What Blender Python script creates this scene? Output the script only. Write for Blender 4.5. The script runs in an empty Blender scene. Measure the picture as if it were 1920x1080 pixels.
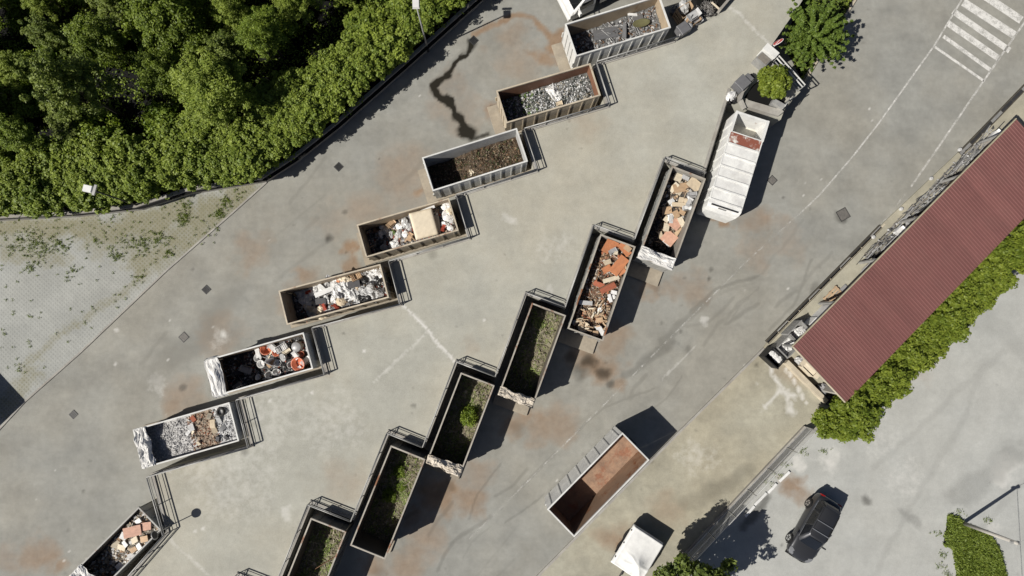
import bpy, bmesh, math, random
import numpy as np
from mathutils import Vector, Matrix, Euler, noise as mnoise
from mathutils.geometry import delaunay_2d_cdt

random.seed(7); RNG = np.random.default_rng(7)
scene = bpy.context.scene
COL = scene.collection

# ------------------------------------------------------------------ camera, sky, sun, exposure
F_PX, CAM_H = 1040.0, 36.6
NADIR = (940.0, 606.0)
_u = -Vector(((NADIR[0]-960)/F_PX, -(NADIR[1]-540)/F_PX, -1.0)).normalized()
_y = (Vector((0, 1, 0)) - _u*_u.y).normalized()
_x = _y.cross(_u)
CAM_R = Matrix((_x, _y, _u))
cam_d = bpy.data.cameras.new('camera'); cam = bpy.data.objects.new('camera', cam_d); COL.objects.link(cam)
cam.matrix_world = Matrix.Translation((0, 0, CAM_H)) @ CAM_R.to_4x4()
cam_d.sensor_width = 36.0; cam_d.lens = F_PX/1920*36.0; cam_d.clip_end = 1000.0
scene.camera = cam

def P(px, py, z=0.0):
    d = CAM_R @ Vector(((px-960)/F_PX, -(py-540)/F_PX, -1.0))
    t = (z-CAM_H)/d.z
    return Vector((d.x*t, d.y*t, z))

SUN_EL, SUN_DIR = math.radians(42.5), math.radians(25.6)
world = bpy.data.worlds.new('World'); scene.world = world; world.use_nodes = True
wn = world.node_tree.nodes; wl = world.node_tree.links
sky = wn.new('ShaderNodeTexSky'); sky.sky_type = 'NISHITA'; sky.sun_disc = False
sky.sun_elevation = SUN_EL; sky.air_density = .5; sky.dust_density = 1.0; sky.ozone_density = .3
sky.sun_rotation = math.atan2(-math.cos(SUN_DIR), -math.sin(SUN_DIR))
wl.new(sky.outputs[0], wn['Background'].inputs[0]); wn['Background'].inputs[1].default_value = 0.05
sun_d = bpy.data.lights.new('sun', 'SUN'); sun_d.energy = 5.0; sun_d.angle = math.radians(0.5); sun_d.color = (1, 0.955, 0.88)
sun = bpy.data.objects.new('sun', sun_d); COL.objects.link(sun)
ldir = Vector((math.cos(SUN_DIR)*math.cos(SUN_EL), math.sin(SUN_DIR)*math.cos(SUN_EL), -math.sin(SUN_EL)))
sun.rotation_euler = ldir.to_track_quat('-Z', 'Y').to_euler(); sun.location = (-30, -20, 40)
scene.view_settings.view_transform = 'Standard'; scene.view_settings.look = 'None'
scene.view_settings.exposure = 0.24; scene.view_settings.gamma = 1.0
scene.render.engine = 'CYCLES'

# ------------------------------------------------------------------ helpers
def tag(o, label=None, cat=None, group=None, kind=None):
    if label: o['label'] = label
    if cat: o['category'] = cat
    if group: o['group'] = group
    if kind: o['kind'] = kind
    return o

def link(name, me, parent=None):
    o = bpy.data.objects.new(name, me); COL.objects.link(o)
    if parent: o.parent = parent
    return o

def empty(name, loc=(0, 0, 0), rz=0.0):
    o = bpy.data.objects.new(name, None); COL.objects.link(o); o.empty_display_size = 0.2
    o.location = loc; o.rotation_euler = (0, 0, rz); return o

def mesh(name, v, f, mat=None, cols=None, smooth=False):
    me = bpy.data.meshes.new(name); me.from_pydata([tuple(p) for p in v], [], f)
    if mat: me.materials.append(mat)
    if cols is not None:
        a = me.color_attributes.new('tint', 'FLOAT_COLOR', 'POINT')
        a.data.foreach_set('color', np.asarray(cols, dtype=np.float32).ravel())
    if smooth: me.polygons.foreach_set('use_smooth', [True]*len(me.polygons))
    return me

class MB:
    def __init__(s): s.v = []; s.f = []; s.c = []
    def add(s, vs, fs, col=(1, 1, 1)):
        n = len(s.v); s.v += [tuple(p) for p in vs]; s.f += [tuple(i+n for i in q) for q in fs]
        s.c += [(col[0], col[1], col[2], 1.0)]*len(vs); return s
    def box(s, c, sz, R=None, col=(1, 1, 1), taper=1.0):
        x, y, z = sz[0]/2, sz[1]/2, sz[2]/2; c = Vector(c)
        vs = [Vector((a*x*(taper if k > 0 else 1), b*y*(taper if k > 0 else 1), k*z)) for k in (-1, 1) for a, b in ((-1, -1), (1, -1), (1, 1), (-1, 1))]
        if R is not None: vs = [R @ p for p in vs]
        return s.add([p+c for p in vs], [(3, 2, 1, 0), (4, 5, 6, 7), (0, 1, 5, 4), (1, 2, 6, 5), (2, 3, 7, 6), (3, 0, 4, 7)], col)
    def tube(s, p0, p1, r, n=8, r1=None, col=(1, 1, 1)):
        p0, p1 = Vector(p0), Vector(p1); d = (p1-p0)
        if d.length < 1e-6: return s
        q = d.to_track_quat('Z', 'Y').to_matrix(); r1 = r if r1 is None else r1
        vs = [p0+q @ Vector((r*math.cos(6.2832*i/n), r*math.sin(6.2832*i/n), 0)) for i in range(n)]
        vs += [p1+q @ Vector((r1*math.cos(6.2832*i/n), r1*math.sin(6.2832*i/n), 0)) for i in range(n)]
        fs = [(i, (i+1) % n, n+(i+1) % n, n+i) for i in range(n)]+[tuple(range(n-1, -1, -1)), tuple(range(n, 2*n))]
        return s.add(vs, fs, col)
    def loft(s, rings, caps=True, closed=True, col=(1, 1, 1)):
        n = len(rings[0]); vs = [p for r in rings for p in r]; fs = []
        for k in range(len(rings)-1):
            for i in range(n if closed else n-1):
                j = (i+1) % n; fs.append((k*n+i, k*n+j, (k+1)*n+j, (k+1)*n+i))
        if caps: fs += [tuple(range(n-1, -1, -1)), tuple(range((len(rings)-1)*n, len(rings)*n))]
        return s.add(vs, fs, col)
    def lathe(s, prof, n=14, c=(0, 0, 0), caps=True):
        c = Vector(c)
        return s.loft([[c+Vector((r*math.cos(6.2832*i/n), r*math.sin(6.2832*i/n), z)) for i in range(n)] for r, z in prof], caps=caps)
    def me(s, name, mat, smooth=False): return mesh(name, s.v, s.f, mat, s.c, smooth)
    def build(s, name, mat, parent=None, smooth=False): return link(name, s.me(name, mat, smooth), parent)

def rotz(a): return Matrix.Rotation(a, 3, 'Z')

# ---- numpy value noise (for stain edges and heaps)
_lat = RNG.random((256, 256))
def vnoise(x, y):
    x = np.asarray(x, float); y = np.asarray(y, float)
    xi = np.floor(x).astype(int); yi = np.floor(y).astype(int); fx = x-xi; fy = y-yi
    fx = fx*fx*(3-2*fx); fy = fy*fy*(3-2*fy); g = lambda a, b: _lat[a % 256, b % 256]
    return (g(xi, yi)*(1-fx)+g(xi+1, yi)*fx)*(1-fy)+(g(xi, yi+1)*(1-fx)+g(xi+1, yi+1)*fx)*fy
def fbm(x, y, o=4):
    t = 0; a = .5
    for k in range(o): t = t+a*vnoise(x*2**k+17*k, y*2**k+5*k); a *= .5
    return t/(1-.5**o)

# ------------------------------------------------------------------ materials
MATS = {}
def nt_new(name):
    m = bpy.data.materials.new(name); m.use_nodes = True; return m, m.node_tree.nodes, m.node_tree.links
def nz(n, l, co, scale, detail=4, rough=.6):
    t = n.new('ShaderNodeTexNoise'); t.inputs['Scale'].default_value = scale; t.inputs['Detail'].default_value = detail
    t.inputs['Roughness'].default_value = rough; l.new(co, t.inputs['Vector']); return t.outputs['Fac']
def ramp(n, l, fac, a, b, ca=(0, 0, 0, 1), cb=(1, 1, 1, 1)):
    r = n.new('ShaderNodeValToRGB'); r.color_ramp.elements[0].position = a; r.color_ramp.elements[1].position = b
    r.color_ramp.elements[0].color = ca; r.color_ramp.elements[1].color = cb; l.new(fac, r.inputs[0]); return r.outputs[0]
def mixc(n, l, fac, a, b, mode='MIX'):
    m = n.new('ShaderNodeMix'); m.data_type = 'RGBA'; m.blend_type = mode
    for sock, v in ((m.inputs[0], fac), (m.inputs[6], a), (m.inputs[7], b)):
        if hasattr(v, 'is_output'): l.new(v, sock)
        elif isinstance(v, (int, float)): sock.default_value = v
        else: sock.default_value = (v[0], v[1], v[2], 1)
    return m.outputs[2]
def mth(n, l, op, a, b=None, clamp=False):
    m = n.new('ShaderNodeMath'); m.operation = op; m.use_clamp = clamp
    for sock, v in ((m.inputs[0], a), (m.inputs[1], b)):
        if v is None: continue
        if hasattr(v, 'is_output'): l.new(v, sock)
        else: sock.default_value = v
    return m.outputs[0]
def bump(n, l, h, strength, dist=.02):
    b = n.new('ShaderNodeBump'); b.inputs['Strength'].default_value = strength; b.inputs['Distance'].default_value = dist
    l.new(h, b.inputs['Height']); return b.outputs[0]

def pmat(name, rgb, rough=.7, metal=0.0, var=.25, scale=4.0, rust=0.0, rustcol=(.19, .075, .03), dirt=.0, bmp=.15, spec=.4):
    """paint / plastic / wood with uneven tone, dirt and optional rust patches; the mesh 'tint' multiplies it"""
    if name in MATS: return MATS[name]
    m, n, l = nt_new(name); b = n['Principled BSDF']
    co = n.new('ShaderNodeTexCoord').outputs['Object']
    oi = n.new('ShaderNodeObjectInfo')
    va = n.new('ShaderNodeVectorMath'); va.operation = 'ADD'; l.new(co, va.inputs[0])
    sc = n.new('ShaderNodeVectorMath'); sc.operation = 'SCALE'; l.new(oi.outputs['Random'], sc.inputs[0]); sc.inputs[0].default_value = (37, 19, 11)
    cmb = n.new('ShaderNodeCombineXYZ'); l.new(mth(n, l, 'MULTIPLY', oi.outputs['Random'], 37.), cmb.inputs[0]); l.new(mth(n, l, 'MULTIPLY', oi.outputs['Random'], 91.), cmb.inputs[1])
    l.new(cmb.outputs[0], va.inputs[1]); v = va.outputs[0]; n.remove(sc)
    f1 = nz(n, l, v, scale, 6); f2 = nz(n, l, v, scale*7, 5)
    at = n.new('ShaderNodeAttribute'); at.attribute_name = 'tint'
    base = mixc(n, l, 1.0, rgb, at.outputs['Color'], 'MULTIPLY'); base = mixc(n, l, 1.0, base, ramp(n, l, oi.outputs['Random'], 0, 1, (.91, .91, .91, 1), (1.06, 1.06, 1.06, 1)), 'MULTIPLY')
    lo = tuple(c*(1-var) for c in rgb)
    tone = ramp(n, l, f1, .3, .7, (1-var, 1-var, 1-var*.9, 1), (1+var*.25, 1+var*.25, 1+var*.25, 1))
    c = mixc(n, l, 1.0, base, tone, 'MULTIPLY')
    c = mixc(n, l, 1.0, c, ramp(n, l, f2, .3, .75, (1-var*.5,)*3+(1,), (1.04, 1.04, 1.04, 1)), 'MULTIPLY')
    if dirt: c = mixc(n, l, mth(n, l, 'MULTIPLY', ramp(n, l, nz(n, l, v, scale*.6, 7, .7), .45, .75), dirt), c, (.16, .13, .10))
    if rust:
        rm = ramp(n, l, mth(n, l, 'ADD', nz(n, l, v, scale*.45, 8, .72), rust-.5), .5, .58)
        c = mixc(n, l, rm, c, mixc(n, l, f2, tuple(k*.55 for k in rustcol), tuple(k*1.5 for k in rustcol)))
    l.new(c, b.inputs['Base Color']); b.inputs['Roughness'].default_value = rough; b.inputs['Metallic'].default_value = metal
    b.inputs['Specular IOR Level'].default_value = spec
    if bmp: l.new(bump(n, l, f2, bmp), b.inputs['Normal'])
    MATS[name] = m; return m

def ground_mat(name, rgb, warm=(1.12, .98, .80), contrast=.22, fine=.15, pav=None, warmth=.5, streak=.3):
    m, n, l = nt_new(name); b = n['Principled BSDF']
    co = n.new('ShaderNodeTexCoord').outputs['Object']
    big = nz(n, l, co, .10, 5, .6); mid = nz(n, l, co, .45, 7, .62); sm = nz(n, l, co, 2.3, 7, .65); gr = nz(n, l, co, 26, 4, .7)
    c = mixc(n, l, mth(n, l, 'MULTIPLY', ramp(n, l, big, .4, .62), warmth), rgb, tuple(a*w for a, w in zip(rgb, warm)))
    def tone(c, f, k, lo=.32, hi=.68): return mixc(n, l, 1.0, c, ramp(n, l, f, lo, hi, (1-k,)*3+(1,), (1+k*.6,)*3+(1,)), 'MULTIPLY')
    c = tone(c, mid, contrast); c = tone(c, sm, contrast*.55); c = tone(c, gr, fine)
    # tyre-polished, cleaner streaks along the lanes
    mp = n.new('ShaderNodeMapping'); mp.inputs['Rotation'].default_value = (0, 0, math.radians(-47)); mp.inputs['Scale'].default_value = (.12, 1.1, 1); l.new(co, mp.inputs[0])
    c = tone(c, nz(n, l, mp.outputs[0], 1.0, 6, .6), contrast*streak)
    # small dark spots (oil, chewing gum, litter marks)
    vo = n.new('ShaderNodeTexVoronoi'); vo.inputs['Scale'].default_value = .55; l.new(co, vo.inputs['Vector'])
    spot = mth(n, l, 'MULTIPLY', ramp(n, l, mth(n, l, 'ADD', vo.outputs['Distance'], mth(n, l, 'MULTIPLY', sm, .12)), .09, .14, (1, 1, 1, 1), (0, 0, 0, 1)), .22)
    c = mixc(n, l, spot, c, tuple(k*.35 for k in rgb))
    # hairline cracks
    at = n.new('ShaderNodeAttribute'); at.attribute_name = 'stain'
    sp = n.new('ShaderNodeSeparateColor'); l.new(at.outputs['Color'], sp.inputs[0])
    def mask(s, noise, amt):
        q = mth(n, l, 'ADD', s, mth(n, l, 'MULTIPLY', mth(n, l, 'SUBTRACT', noise, .5), amt))
        return mth(n, l, 'MULTIPLY', ramp(n, l, q, .06, .80), ramp(n, l, s, .02, .10))
    if not pav: c = mixc(n, l, mask(sp.outputs[0], mid, .9), c, mixc(n, l, sm, (.165, .108, .068), (.30, .222, .155)))
    c = mixc(n, l, mask(sp.outputs[2], sm, .8), c, (.56, .55, .52))
    c = mixc(n, l, mth(n, l, 'MULTIPLY', mask(sp.outputs[1], sm, .30), .97), c, (.012, .010, .006))
    hgt = mth(n, l, 'ADD', mth(n, l, 'MULTIPLY', gr, .5), sm)
    if pav:
        # concrete turf-paver lattice: square cells with soil and weeds in the holes
        mp2 = n.new('ShaderNodeMapping'); mp2.inputs['Rotation'].default_value = (0, 0, math.radians(42)); l.new(co, mp2.inputs[0])
        wv = []
        for ax in ('X', 'Y'):
            w = n.new('ShaderNodeTexWave'); w.wave_type = 'BANDS'; w.bands_direction = ax; w.inputs['Scale'].default_value = pav; w.inputs['Distortion'].default_value = .0
            w.inputs['Distortion'].default_value = 1.2; w.inputs['Detail Scale'].default_value = .4; l.new(mp2.outputs[0], w.inputs['Vector']); wv.append(w.outputs['Fac'])
        cell = ramp(n, l, mth(n, l, 'MINIMUM', wv[0], wv[1]), .42, .58)
        patch = ramp(n, l, mth(n, l, 'ADD', nz(n, l, co, .35, 6, .7), mth(n, l, 'MULTIPLY', sp.outputs[1], .0)), .3, .7)
        fill = mixc(n, l, ramp(n, l, mth(n, l, 'ADD', mth(n, l, 'MULTIPLY', sm, .6), mth(n, l, 'MULTIPLY', sp.outputs[0], .9)), .35, .9), tuple(k*.62 for k in rgb), (.125, .115, .055))
        c = mixc(n, l, mth(n, l, 'MULTIPLY', cell, mth(n, l, 'ADD', mth(n, l, 'MULTIPLY', patch, .45), mth(n, l, 'MULTIPLY', sp.outputs[0], .5)), True), c, fill)
        c = mixc(n, l, mth(n, l, 'MULTIPLY', mask(sp.outputs[0], sm, 1.3), .8), c, mixc(n, l, nz(n, l, co, 5, 6, .75), (.11, .115, .045), (.28, .25, .18)))
        hgt = mth(n, l, 'SUBTRACT', hgt, mth(n, l, 'MULTIPLY', cell, 2.0))
    l.new(c, b.inputs['Base Color'])
    l.new(ramp(n, l, sp.outputs[1], .2, .7, (.9, .9, .9, 1), (.45, .45, .45, 1)), b.inputs['Roughness']); b.inputs['Specular IOR Level'].default_value = .25
    l.new(bump(n, l, hgt, .35, .015), b.inputs['Normal'])
    return m

def leaf_mat(name, a, bcol, trans=.25):
    m, n, l = nt_new(name); b = n['Principled BSDF']
    at = n.new('ShaderNodeAttribute'); at.attribute_name = 'tint'; oi = n.new('ShaderNodeObjectInfo')
    f = mth(n, l, 'ADD', mth(n, l, 'MULTIPLY', at.outputs['Fac'], .75), mth(n, l, 'MULTIPLY', oi.outputs['Random'], .25))
    c = mixc(n, l, f, a, bcol); l.new(c, b.inputs['Base Color']); b.inputs['Roughness'].default_value = .55; b.inputs['Specular IOR Level'].default_value = .3
    t = n.new('ShaderNodeBsdfTranslucent'); l.new(mixc(n, l, 1.0, c, (1.15, 1.25, .5), 'MULTIPLY'), t.inputs[0])
    mx = n.new('ShaderNodeMixShader'); mx.inputs[0].default_value = trans; l.new(b.outputs[0], mx.inputs[1]); l.new(t.outputs[0], mx.inputs[2])
    l.new(mx.outputs[0], n['Material Output'].inputs[0]); return m

def worn_paint(name, wear):
    m, n, l = nt_new(name); b = n['Principled BSDF']; co = n.new('ShaderNodeTexCoord').outputs['Object']
    b.inputs['Base Color'].default_value = (.62, .61, .58, 1); b.inputs['Roughness'].default_value = .8
    q = mth(n, l, 'ADD', mth(n, l, 'MULTIPLY', nz(n, l, co, 2.2, 8, .75), .6), mth(n, l, 'MULTIPLY', nz(n, l, co, 18, 5, .7), .4))
    tr = n.new('ShaderNodeBsdfTransparent'); mx = n.new('ShaderNodeMixShader')
    l.new(mth(n, l, 'MULTIPLY', ramp(n, l, q, wear-.10, wear+.10), 1.0), mx.inputs[0]); l.new(tr.outputs[0], mx.inputs[1]); l.new(b.outputs[0], mx.inputs[2])
    l.new(mx.outputs[0], n['Material Output'].inputs[0]); return m

M_ROAD = ground_mat('road_concrete', (.272, .272, .250), contrast=.17, warm=(1.08, .99, .86), warmth=.4)
M_PLAT = ground_mat('platform_concrete', (.368, .364, .320), contrast=.12, warm=(1.08, .99, .87), warmth=.5)
M_PARK = ground_mat('parking_concrete', (.388, .395, .378), contrast=.11, warmth=.1)
M_YARD = ground_mat('yard_concrete', (.348, .334, .270), contrast=.20, warmth=.3)
M_PAVE = ground_mat('turf_pavers', (.328, .336, .318), contrast=.14, pav=1.55, warmth=.1, streak=.1)
M_SOIL = pmat('wood_soil', (.028, .026, .016), .95, var=.5, scale=.8)
M_GRASSG = pmat('grass_ground', (.085, .115, .025), .95, var=.4, scale=1.5)
M_CONC = pmat('concrete', (.36, .345, .31), .9, var=.25, scale=1.2, dirt=.5)
M_CONCW = pmat('pale_concrete', (.52, .46, .35), .9, var=.25, scale=1.2, dirt=.4)
M_STEEL = pmat('galvanised_steel', (.36, .36, .345), .5, .3, var=.25, scale=3, dirt=.25)
M_DARK = pmat('dark_steel', (.05, .05, .05), .6, .3, var=.3)
M_GALV = pmat('pale_steel', (.5, .5, .48), .45, .4, var=.25, scale=3, dirt=.2)
M_BLACK = pmat('black_plastic', (.012, .012, .013), .5, var=.3)
M_RUBBER = pmat('rubber', (.02, .02, .02), .8, var=.2)

# ------------------------------------------------------------------ ground sheets with stain maps
RUST, DARK, LITE = 0, 1, 2
STAINS = []   # (channel, [px points], radius px, strength)
def blob(ch, x, y, r, s): STAINS.append((ch, [(x, y)], r, s))
def line(ch, pts, r, s): STAINS.append((ch, pts, r, s))
def stain_vals(x, y, z):
    out = np.zeros((len(x), 4), np.float32); out[:, 3] = 1
    ox = 1.6*(fbm(x*.7, y*.7)-.5)+.5*(fbm(x*3, y*3)-.5); oy = 1.6*(fbm(x*.7+50, y*.7+9)-.5)+.5*(fbm(x*3+70, y*3+5)-.5)
    for ch, pts, r, s in STAINS:
        w = [P(a, b, z) for a, b in pts]; R = r/28.6*(1.15 if ch == DARK and s < .9 else .95); k = min(1.2, r/22) if not (ch == DARK and s >= .9) else .75; wx = x+ox*k; wy = y+oy*k
        if len(w) == 1: d = np.hypot(wx-w[0].x, wy-w[0].y)
        else:
            d = np.full(len(x), 1e9)
            for p, q in zip(w[:-1], w[1:]):
                ex, ey = q.x-p.x, q.y-p.y; L2 = ex*ex+ey*ey+1e-9
                t = np.clip(((wx-p.x)*ex+(wy-p.y)*ey)/L2, 0, 1); d = np.minimum(d, np.hypot(wx-p.x-t*ex, wy-p.y-t*ey))
        k = np.clip(1.25-d/R, 0, 1); k = k*k*(3-2*k)*s
        out[:, ch] = np.maximum(out[:, ch], k)
    return out

# dark liquid trails
line(DARK, [(884, 78), (872, 95), (858, 112), (838, 133)], 9, 1); line(DARK, [(838, 133), (820, 152), (832, 178)], 12, 1)
line(DARK, [(832, 178), (846, 198), (858, 214)], 11, 1); line(DARK, [(858, 214), (866, 234), (874, 252)], 15, 1); blob(DARK, 874, 248, 24, 1); blob(DARK, 884, 80, 13, 1); blob(DARK, 824, 158, 11, .9)
line(DARK, [(926, 200), (930, 222), (942, 238)], 6, .9); line(DARK, [(880, 262), (915, 250)], 5, .7)
for x, y, r, s in ((1105, 683, 18, .62), (1128, 700, 14, .6), (1090, 705, 20, .42), (1145, 722, 10, .5), (1070, 672, 12, .45), (1580, 402, 15, .55), (345, 632, 0.1, 0), (615, 447, 9, .6), (615, 450, 5, .5), (648, 400, 6, .4), (1530, 545, 14, .3), (1626, 938, 10, .5), (460, 850, 8, .4), (812, 480, 12, .25), (343, 727, 7, .5), (850, 905, 14, .3), (1330, 523, 5, .5), (1333, 505, 6, .4), (1290, 655, 8, .3)): blob(DARK, x, y, max(r, 1), s)
for pts, r, s in (([(980, 912), (1040, 850)], 4, .2), ([(1260, 640), (1170, 700)], 10, .28), ([(1330, 560), (1240, 640)], 8, .22), ([(430, 560), (370, 640), (300, 700)], 30, .18), ([(1440, 930), (1390, 990)], 8, .5), ([(1400, 880), (1330, 930), (1290, 950)], 18, .28), ([(1690, 960), (1720, 985)], 10, .25), ([(1790, 930), (1850, 890), (1900, 850)], 26, .22), ([(1800, 560), (1920, 660)], 30, .15)): line(DARK, pts, r, s)
# rusty and brown run-off
line(RUST, [(893, 63), (937, 40), (962, 27), (997, 33), (1018, 60), (1037, 77)], 9, .75)
for x, y, r, s in ((1022, 112, 34, .75), (1045, 80, 26, .85), (1055, 118, 22, .9), (985, 130, 46, .32), (928, 205, 26, .6), (955, 100, 60, .25), (905, 95, 16, .3),
                   (760, 330, 90, .33), (690, 400, 60, .30), (655, 470, 20, .85), (665, 500, 24, .7), (790, 350, 18, .7), (620, 420, 50, .22), (570, 525, 30, .6), (545, 560, 40, .3), (480, 470, 45, .3), (455, 500, 26, .35), (500, 440, 30, .25), (418, 630, 60, .35), (350, 750, 50, .4), (330, 770, 34, .45), (860, 210, 60, .3),
                   (1360, 410, 20, .95), (1335, 400, 14, .8), (1420, 415, 40, .5), (1480, 450, 50, .25), (1120, 690, 46, .7), (1085, 680, 34, .5), (1165, 720, 26, .5), (1010, 790, 40, .5), (975, 775, 26, .6), (1000, 830, 22, .4), (830, 925, 56, .75), (860, 905, 36, .7), (800, 1000, 60, .45), (900, 880, 40, .4), (770, 960, 24, .6), (1250, 540, 30, .35),
                   (75, 1035, 40, .5), (20, 1055, 44, .35), (110, 1060, 24, .6), (1170, 1020, 22, .85), (1150, 1000, 34, .5), (1190, 990, 12, .6), (1485, 915, 30, .75), (1500, 930, 22, .5), (1250, 960, 50, .35), (1480, 700, 40, .3), (640, 900, 60, .25), (880, 640, 30, .2), (1100, 230, 60, .2), (720, 540, 40, .22), (590, 690, 40, .2), (1010, 200, 40, .2), (1720, 700, 40, .12)): blob(RUST, x, y, r, s)
# pale drain strip, cement dust, worn pale patches
line(LITE, [(745, 562), (795, 612), (858, 684)], 3.5, .75); line(LITE, [(800, 622), (700, 718)], 3, .35); line(LITE, [(318, 1012), (392, 1082)], 4, .3); line(LITE, [(1368, 12), (1447, 86)], 4, .35); line(LITE, [(1303, 650), (1240, 712)], 2.5, .3)
for x, y, r, s in ((420, 628, 9, .7), (412, 640, 24, .18), (218, 620, 6, .5), (217, 684, 5, .5), (540, 966, 14, .55), (1035, 548, 10, .4), (500, 760, 90, .17), (430, 880, 120, .17), (620, 800, 80, .14), (955, 405, 14, .4), (1478, 770, 9, .6), (1310, 860, 40, .2), (1700, 900, 50, .15), (1880, 885, 34, .4), (1860, 980, 26, .35), (1660, 830, 50, .12), (1550, 870, 20, .5), (1500, 870, 16, .5), (1560, 850, 16, .4), (300, 720, 30, .25), (1040, 470, 60, .15), (1320, 600, 12, .5)): blob(LITE, x, y, r, s)
for pts_, r_ in (([(1438, 668), (1452, 705), (1462, 728), (1478, 756), (1486, 775)], 6), ([(1462, 728), (1448, 748), (1430, 770)], 4), ([(1476, 690), (1500, 740), (1512, 758)], 5), ([(1460, 735), (1490, 745)], 7)): line(LITE, pts_, r_, .65)
for pts_ in ([(1640, 880), (1920, 620)], [(1640, 1080), (1700, 960), (1800, 800), (1840, 700)], [(1840, 985), (1920, 905)], [(1780, 560), (1920, 660)]): line(DARK, pts_, 9, .13)
rs = random.Random(4)
for _ in range(26):   # tyre and drag marks along the lower road
    t_ = rs.random(); x0_, y0_ = 1560-720*t_+rs.gauss(0, 40), 400+640*t_+rs.gauss(0, 30); l_ = rs.uniform(30, 110); a_ = math.radians(137+rs.gauss(0, 12)); b_ = a_+rs.gauss(0, .25)
    line(DARK, [(x0_, y0_), (x0_+l_*math.cos(a_), y0_+l_*math.sin(a_)), (x0_+l_*math.cos(a_)+l_*.7*math.cos(b_), y0_+l_*math.sin(a_)+l_*.7*math.sin(b_))], rs.uniform(2.0, 5), rs.uniform(.10, .24))
for _ in range(14):
    t_ = rs.random(); x0_, y0_ = 150+700*t_+rs.gauss(0, 30), 800-620*t_+rs.gauss(0, 30); l_ = rs.uniform(40, 120); a_ = math.radians(-40+rs.gauss(0, 9)); line(DARK, [(x0_, y0_), (x0_+l_*math.cos(a_), y0_+l_*math.sin(a_))], rs.uniform(3, 9), rs.uniform(.07, .16))
for _ in range(90): blob(LITE, rs.uniform(20, 1650), rs.uniform(60, 1060), rs.uniform(1.2, 2.8), rs.uniform(.4, .9))
for x_, y_, r_, s_ in ((740, 330, 70, .42), (850, 150, 50, .35), (700, 430, 40, .42), (580, 530, 40, .45), (470, 470, 46, .4), (420, 650, 40, .35), (960, 70, 50, .4), (900, 300, 30, .2), (1150, 640, 40, .5), (1040, 790, 50, .5), (890, 930, 44, .6), (760, 1050, 50, .5), (1300, 540, 44, .4), (1420, 470, 50, .3)): blob(RUST, x_, y_, r_, s_)
for _ in range(60): blob(DARK, rs.uniform(100, 1650), rs.uniform(60, 1040), rs.uniform(1.6, 5), rs.uniform(.2, .5))
for o_ in ((1200, 520, 30), (1075, 655, 34), (945, 785, 32), (810, 905, 34), (690, 1062, 30)): blob(RUST, o_[0]+15, o_[1]+8, o_[2], .6); blob(DARK, o_[0]+25, o_[1]+14, o_[2]*.5, .22)
STAINS_ROAD = list(STAINS)

def sheet_from_arrays(name, xs, ys, z, mat, stain=True):
    X, Y = np.meshgrid(xs, ys); X = X.ravel(); Y = Y.ravel(); nx, ny = len(xs), len(ys)
    i = np.arange(nx*ny).reshape(ny, nx)
    f = np.stack([i[:-1, :-1], i[:-1, 1:], i[1:, 1:], i[1:, :-1]], -1).reshape(-1, 4)
    me = bpy.data.meshes.new(name); me.vertices.add(nx*ny); me.vertices.foreach_set('co', np.stack([X, Y, np.full_like(X, z)], 1).ravel())
    me.loops.add(f.size); me.loops.foreach_set('vertex_index', f.ravel().astype(np.int32)); me.polygons.add(len(f))
    me.polygons.foreach_set('loop_start', np.arange(0, f.size, 4, dtype=np.int32)); me.update(calc_edges=True)
    a = me.color_attributes.new('stain', 'FLOAT_COLOR', 'POINT'); a.data.foreach_set('color', stain_vals(X, Y, z).ravel())
    me.materials.append(mat); return link(name, me)

def poly_sheet(name, pts, z, mat, step=.25, skirt=0.0, view=True, parent=None):
    """filled polygon (world xy points) with an inner grid so that the stain map can be stored on it"""
    pts = [Vector((p[0], p[1])) for p in pts]; A = np.array([(p.x, p.y) for p in pts])
    bnd = []
    for p, q in zip(pts, pts[1:]+pts[:1]):
        k = max(1, int((q-p).length/max(step, .4))); bnd += [p.lerp(q, i/k) for i in range(k)]
    lo = np.maximum(A.min(0), (-40, -26)); hi = np.minimum(A.max(0), (40, 26))
    gx, gy = np.meshgrid(np.arange(lo[0], hi[0], step), np.arange(lo[1], hi[1], step)); g = np.stack([gx.ravel(), gy.ravel()], 1)
    g = g+RNG.uniform(-.02, .02, g.shape)*step
    ins = np.zeros(len(g), bool); j = len(A)-1
    for i in range(len(A)):
        xi, yi, xj, yj = *A[i], *A[j]
        c = ((yi > g[:, 1]) != (yj > g[:, 1])) & (g[:, 0] < (xj-xi)*(g[:, 1]-yi)/(yj-yi+1e-12)+xi); ins ^= c; j = i
    g = g[ins]; nb = len(bnd)
    vs, es, fs, *_ = delaunay_2d_cdt(bnd+[Vector(p) for p in g], [(i, (i+1) % nb) for i in range(nb)], [], 1, 1e-5)
    X = np.array([v.x for v in vs]); Y = np.array([v.y for v in vs]); n = len(vs)
    V = [(x, y, z) for x, y in zip(X, Y)]; Fc = [tuple(f) for f in fs]; st = stain_vals(X, Y, z)
    if skirt:
        m0 = len(V)
        for p in bnd: V += [(p.x, p.y, z), (p.x, p.y, z-skirt)]
        area = sum(p.x*q.y-q.x*p.y for p, q in zip(bnd, bnd[1:]+bnd[:1]))
        for i in range(nb):
            a, b2 = m0+2*i, m0+2*((i+1) % nb); Fc.append((a, a+1, b2+1, b2) if area > 0 else (a, b2, b2+1, a+1))
        st = np.concatenate([st, np.tile(np.array([[0, 0, 0, 1]], np.float32), (2*nb, 1))])
    me = bpy.data.meshes.new(name); me.from_pydata(V, [], Fc)
    a = me.color_attributes.new('stain', 'FLOAT_COLOR', 'POINT'); a.data.foreach_set('color', st.astype(np.float32).ravel())
    me.materials.append(mat); return link(name, me, parent)

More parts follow.
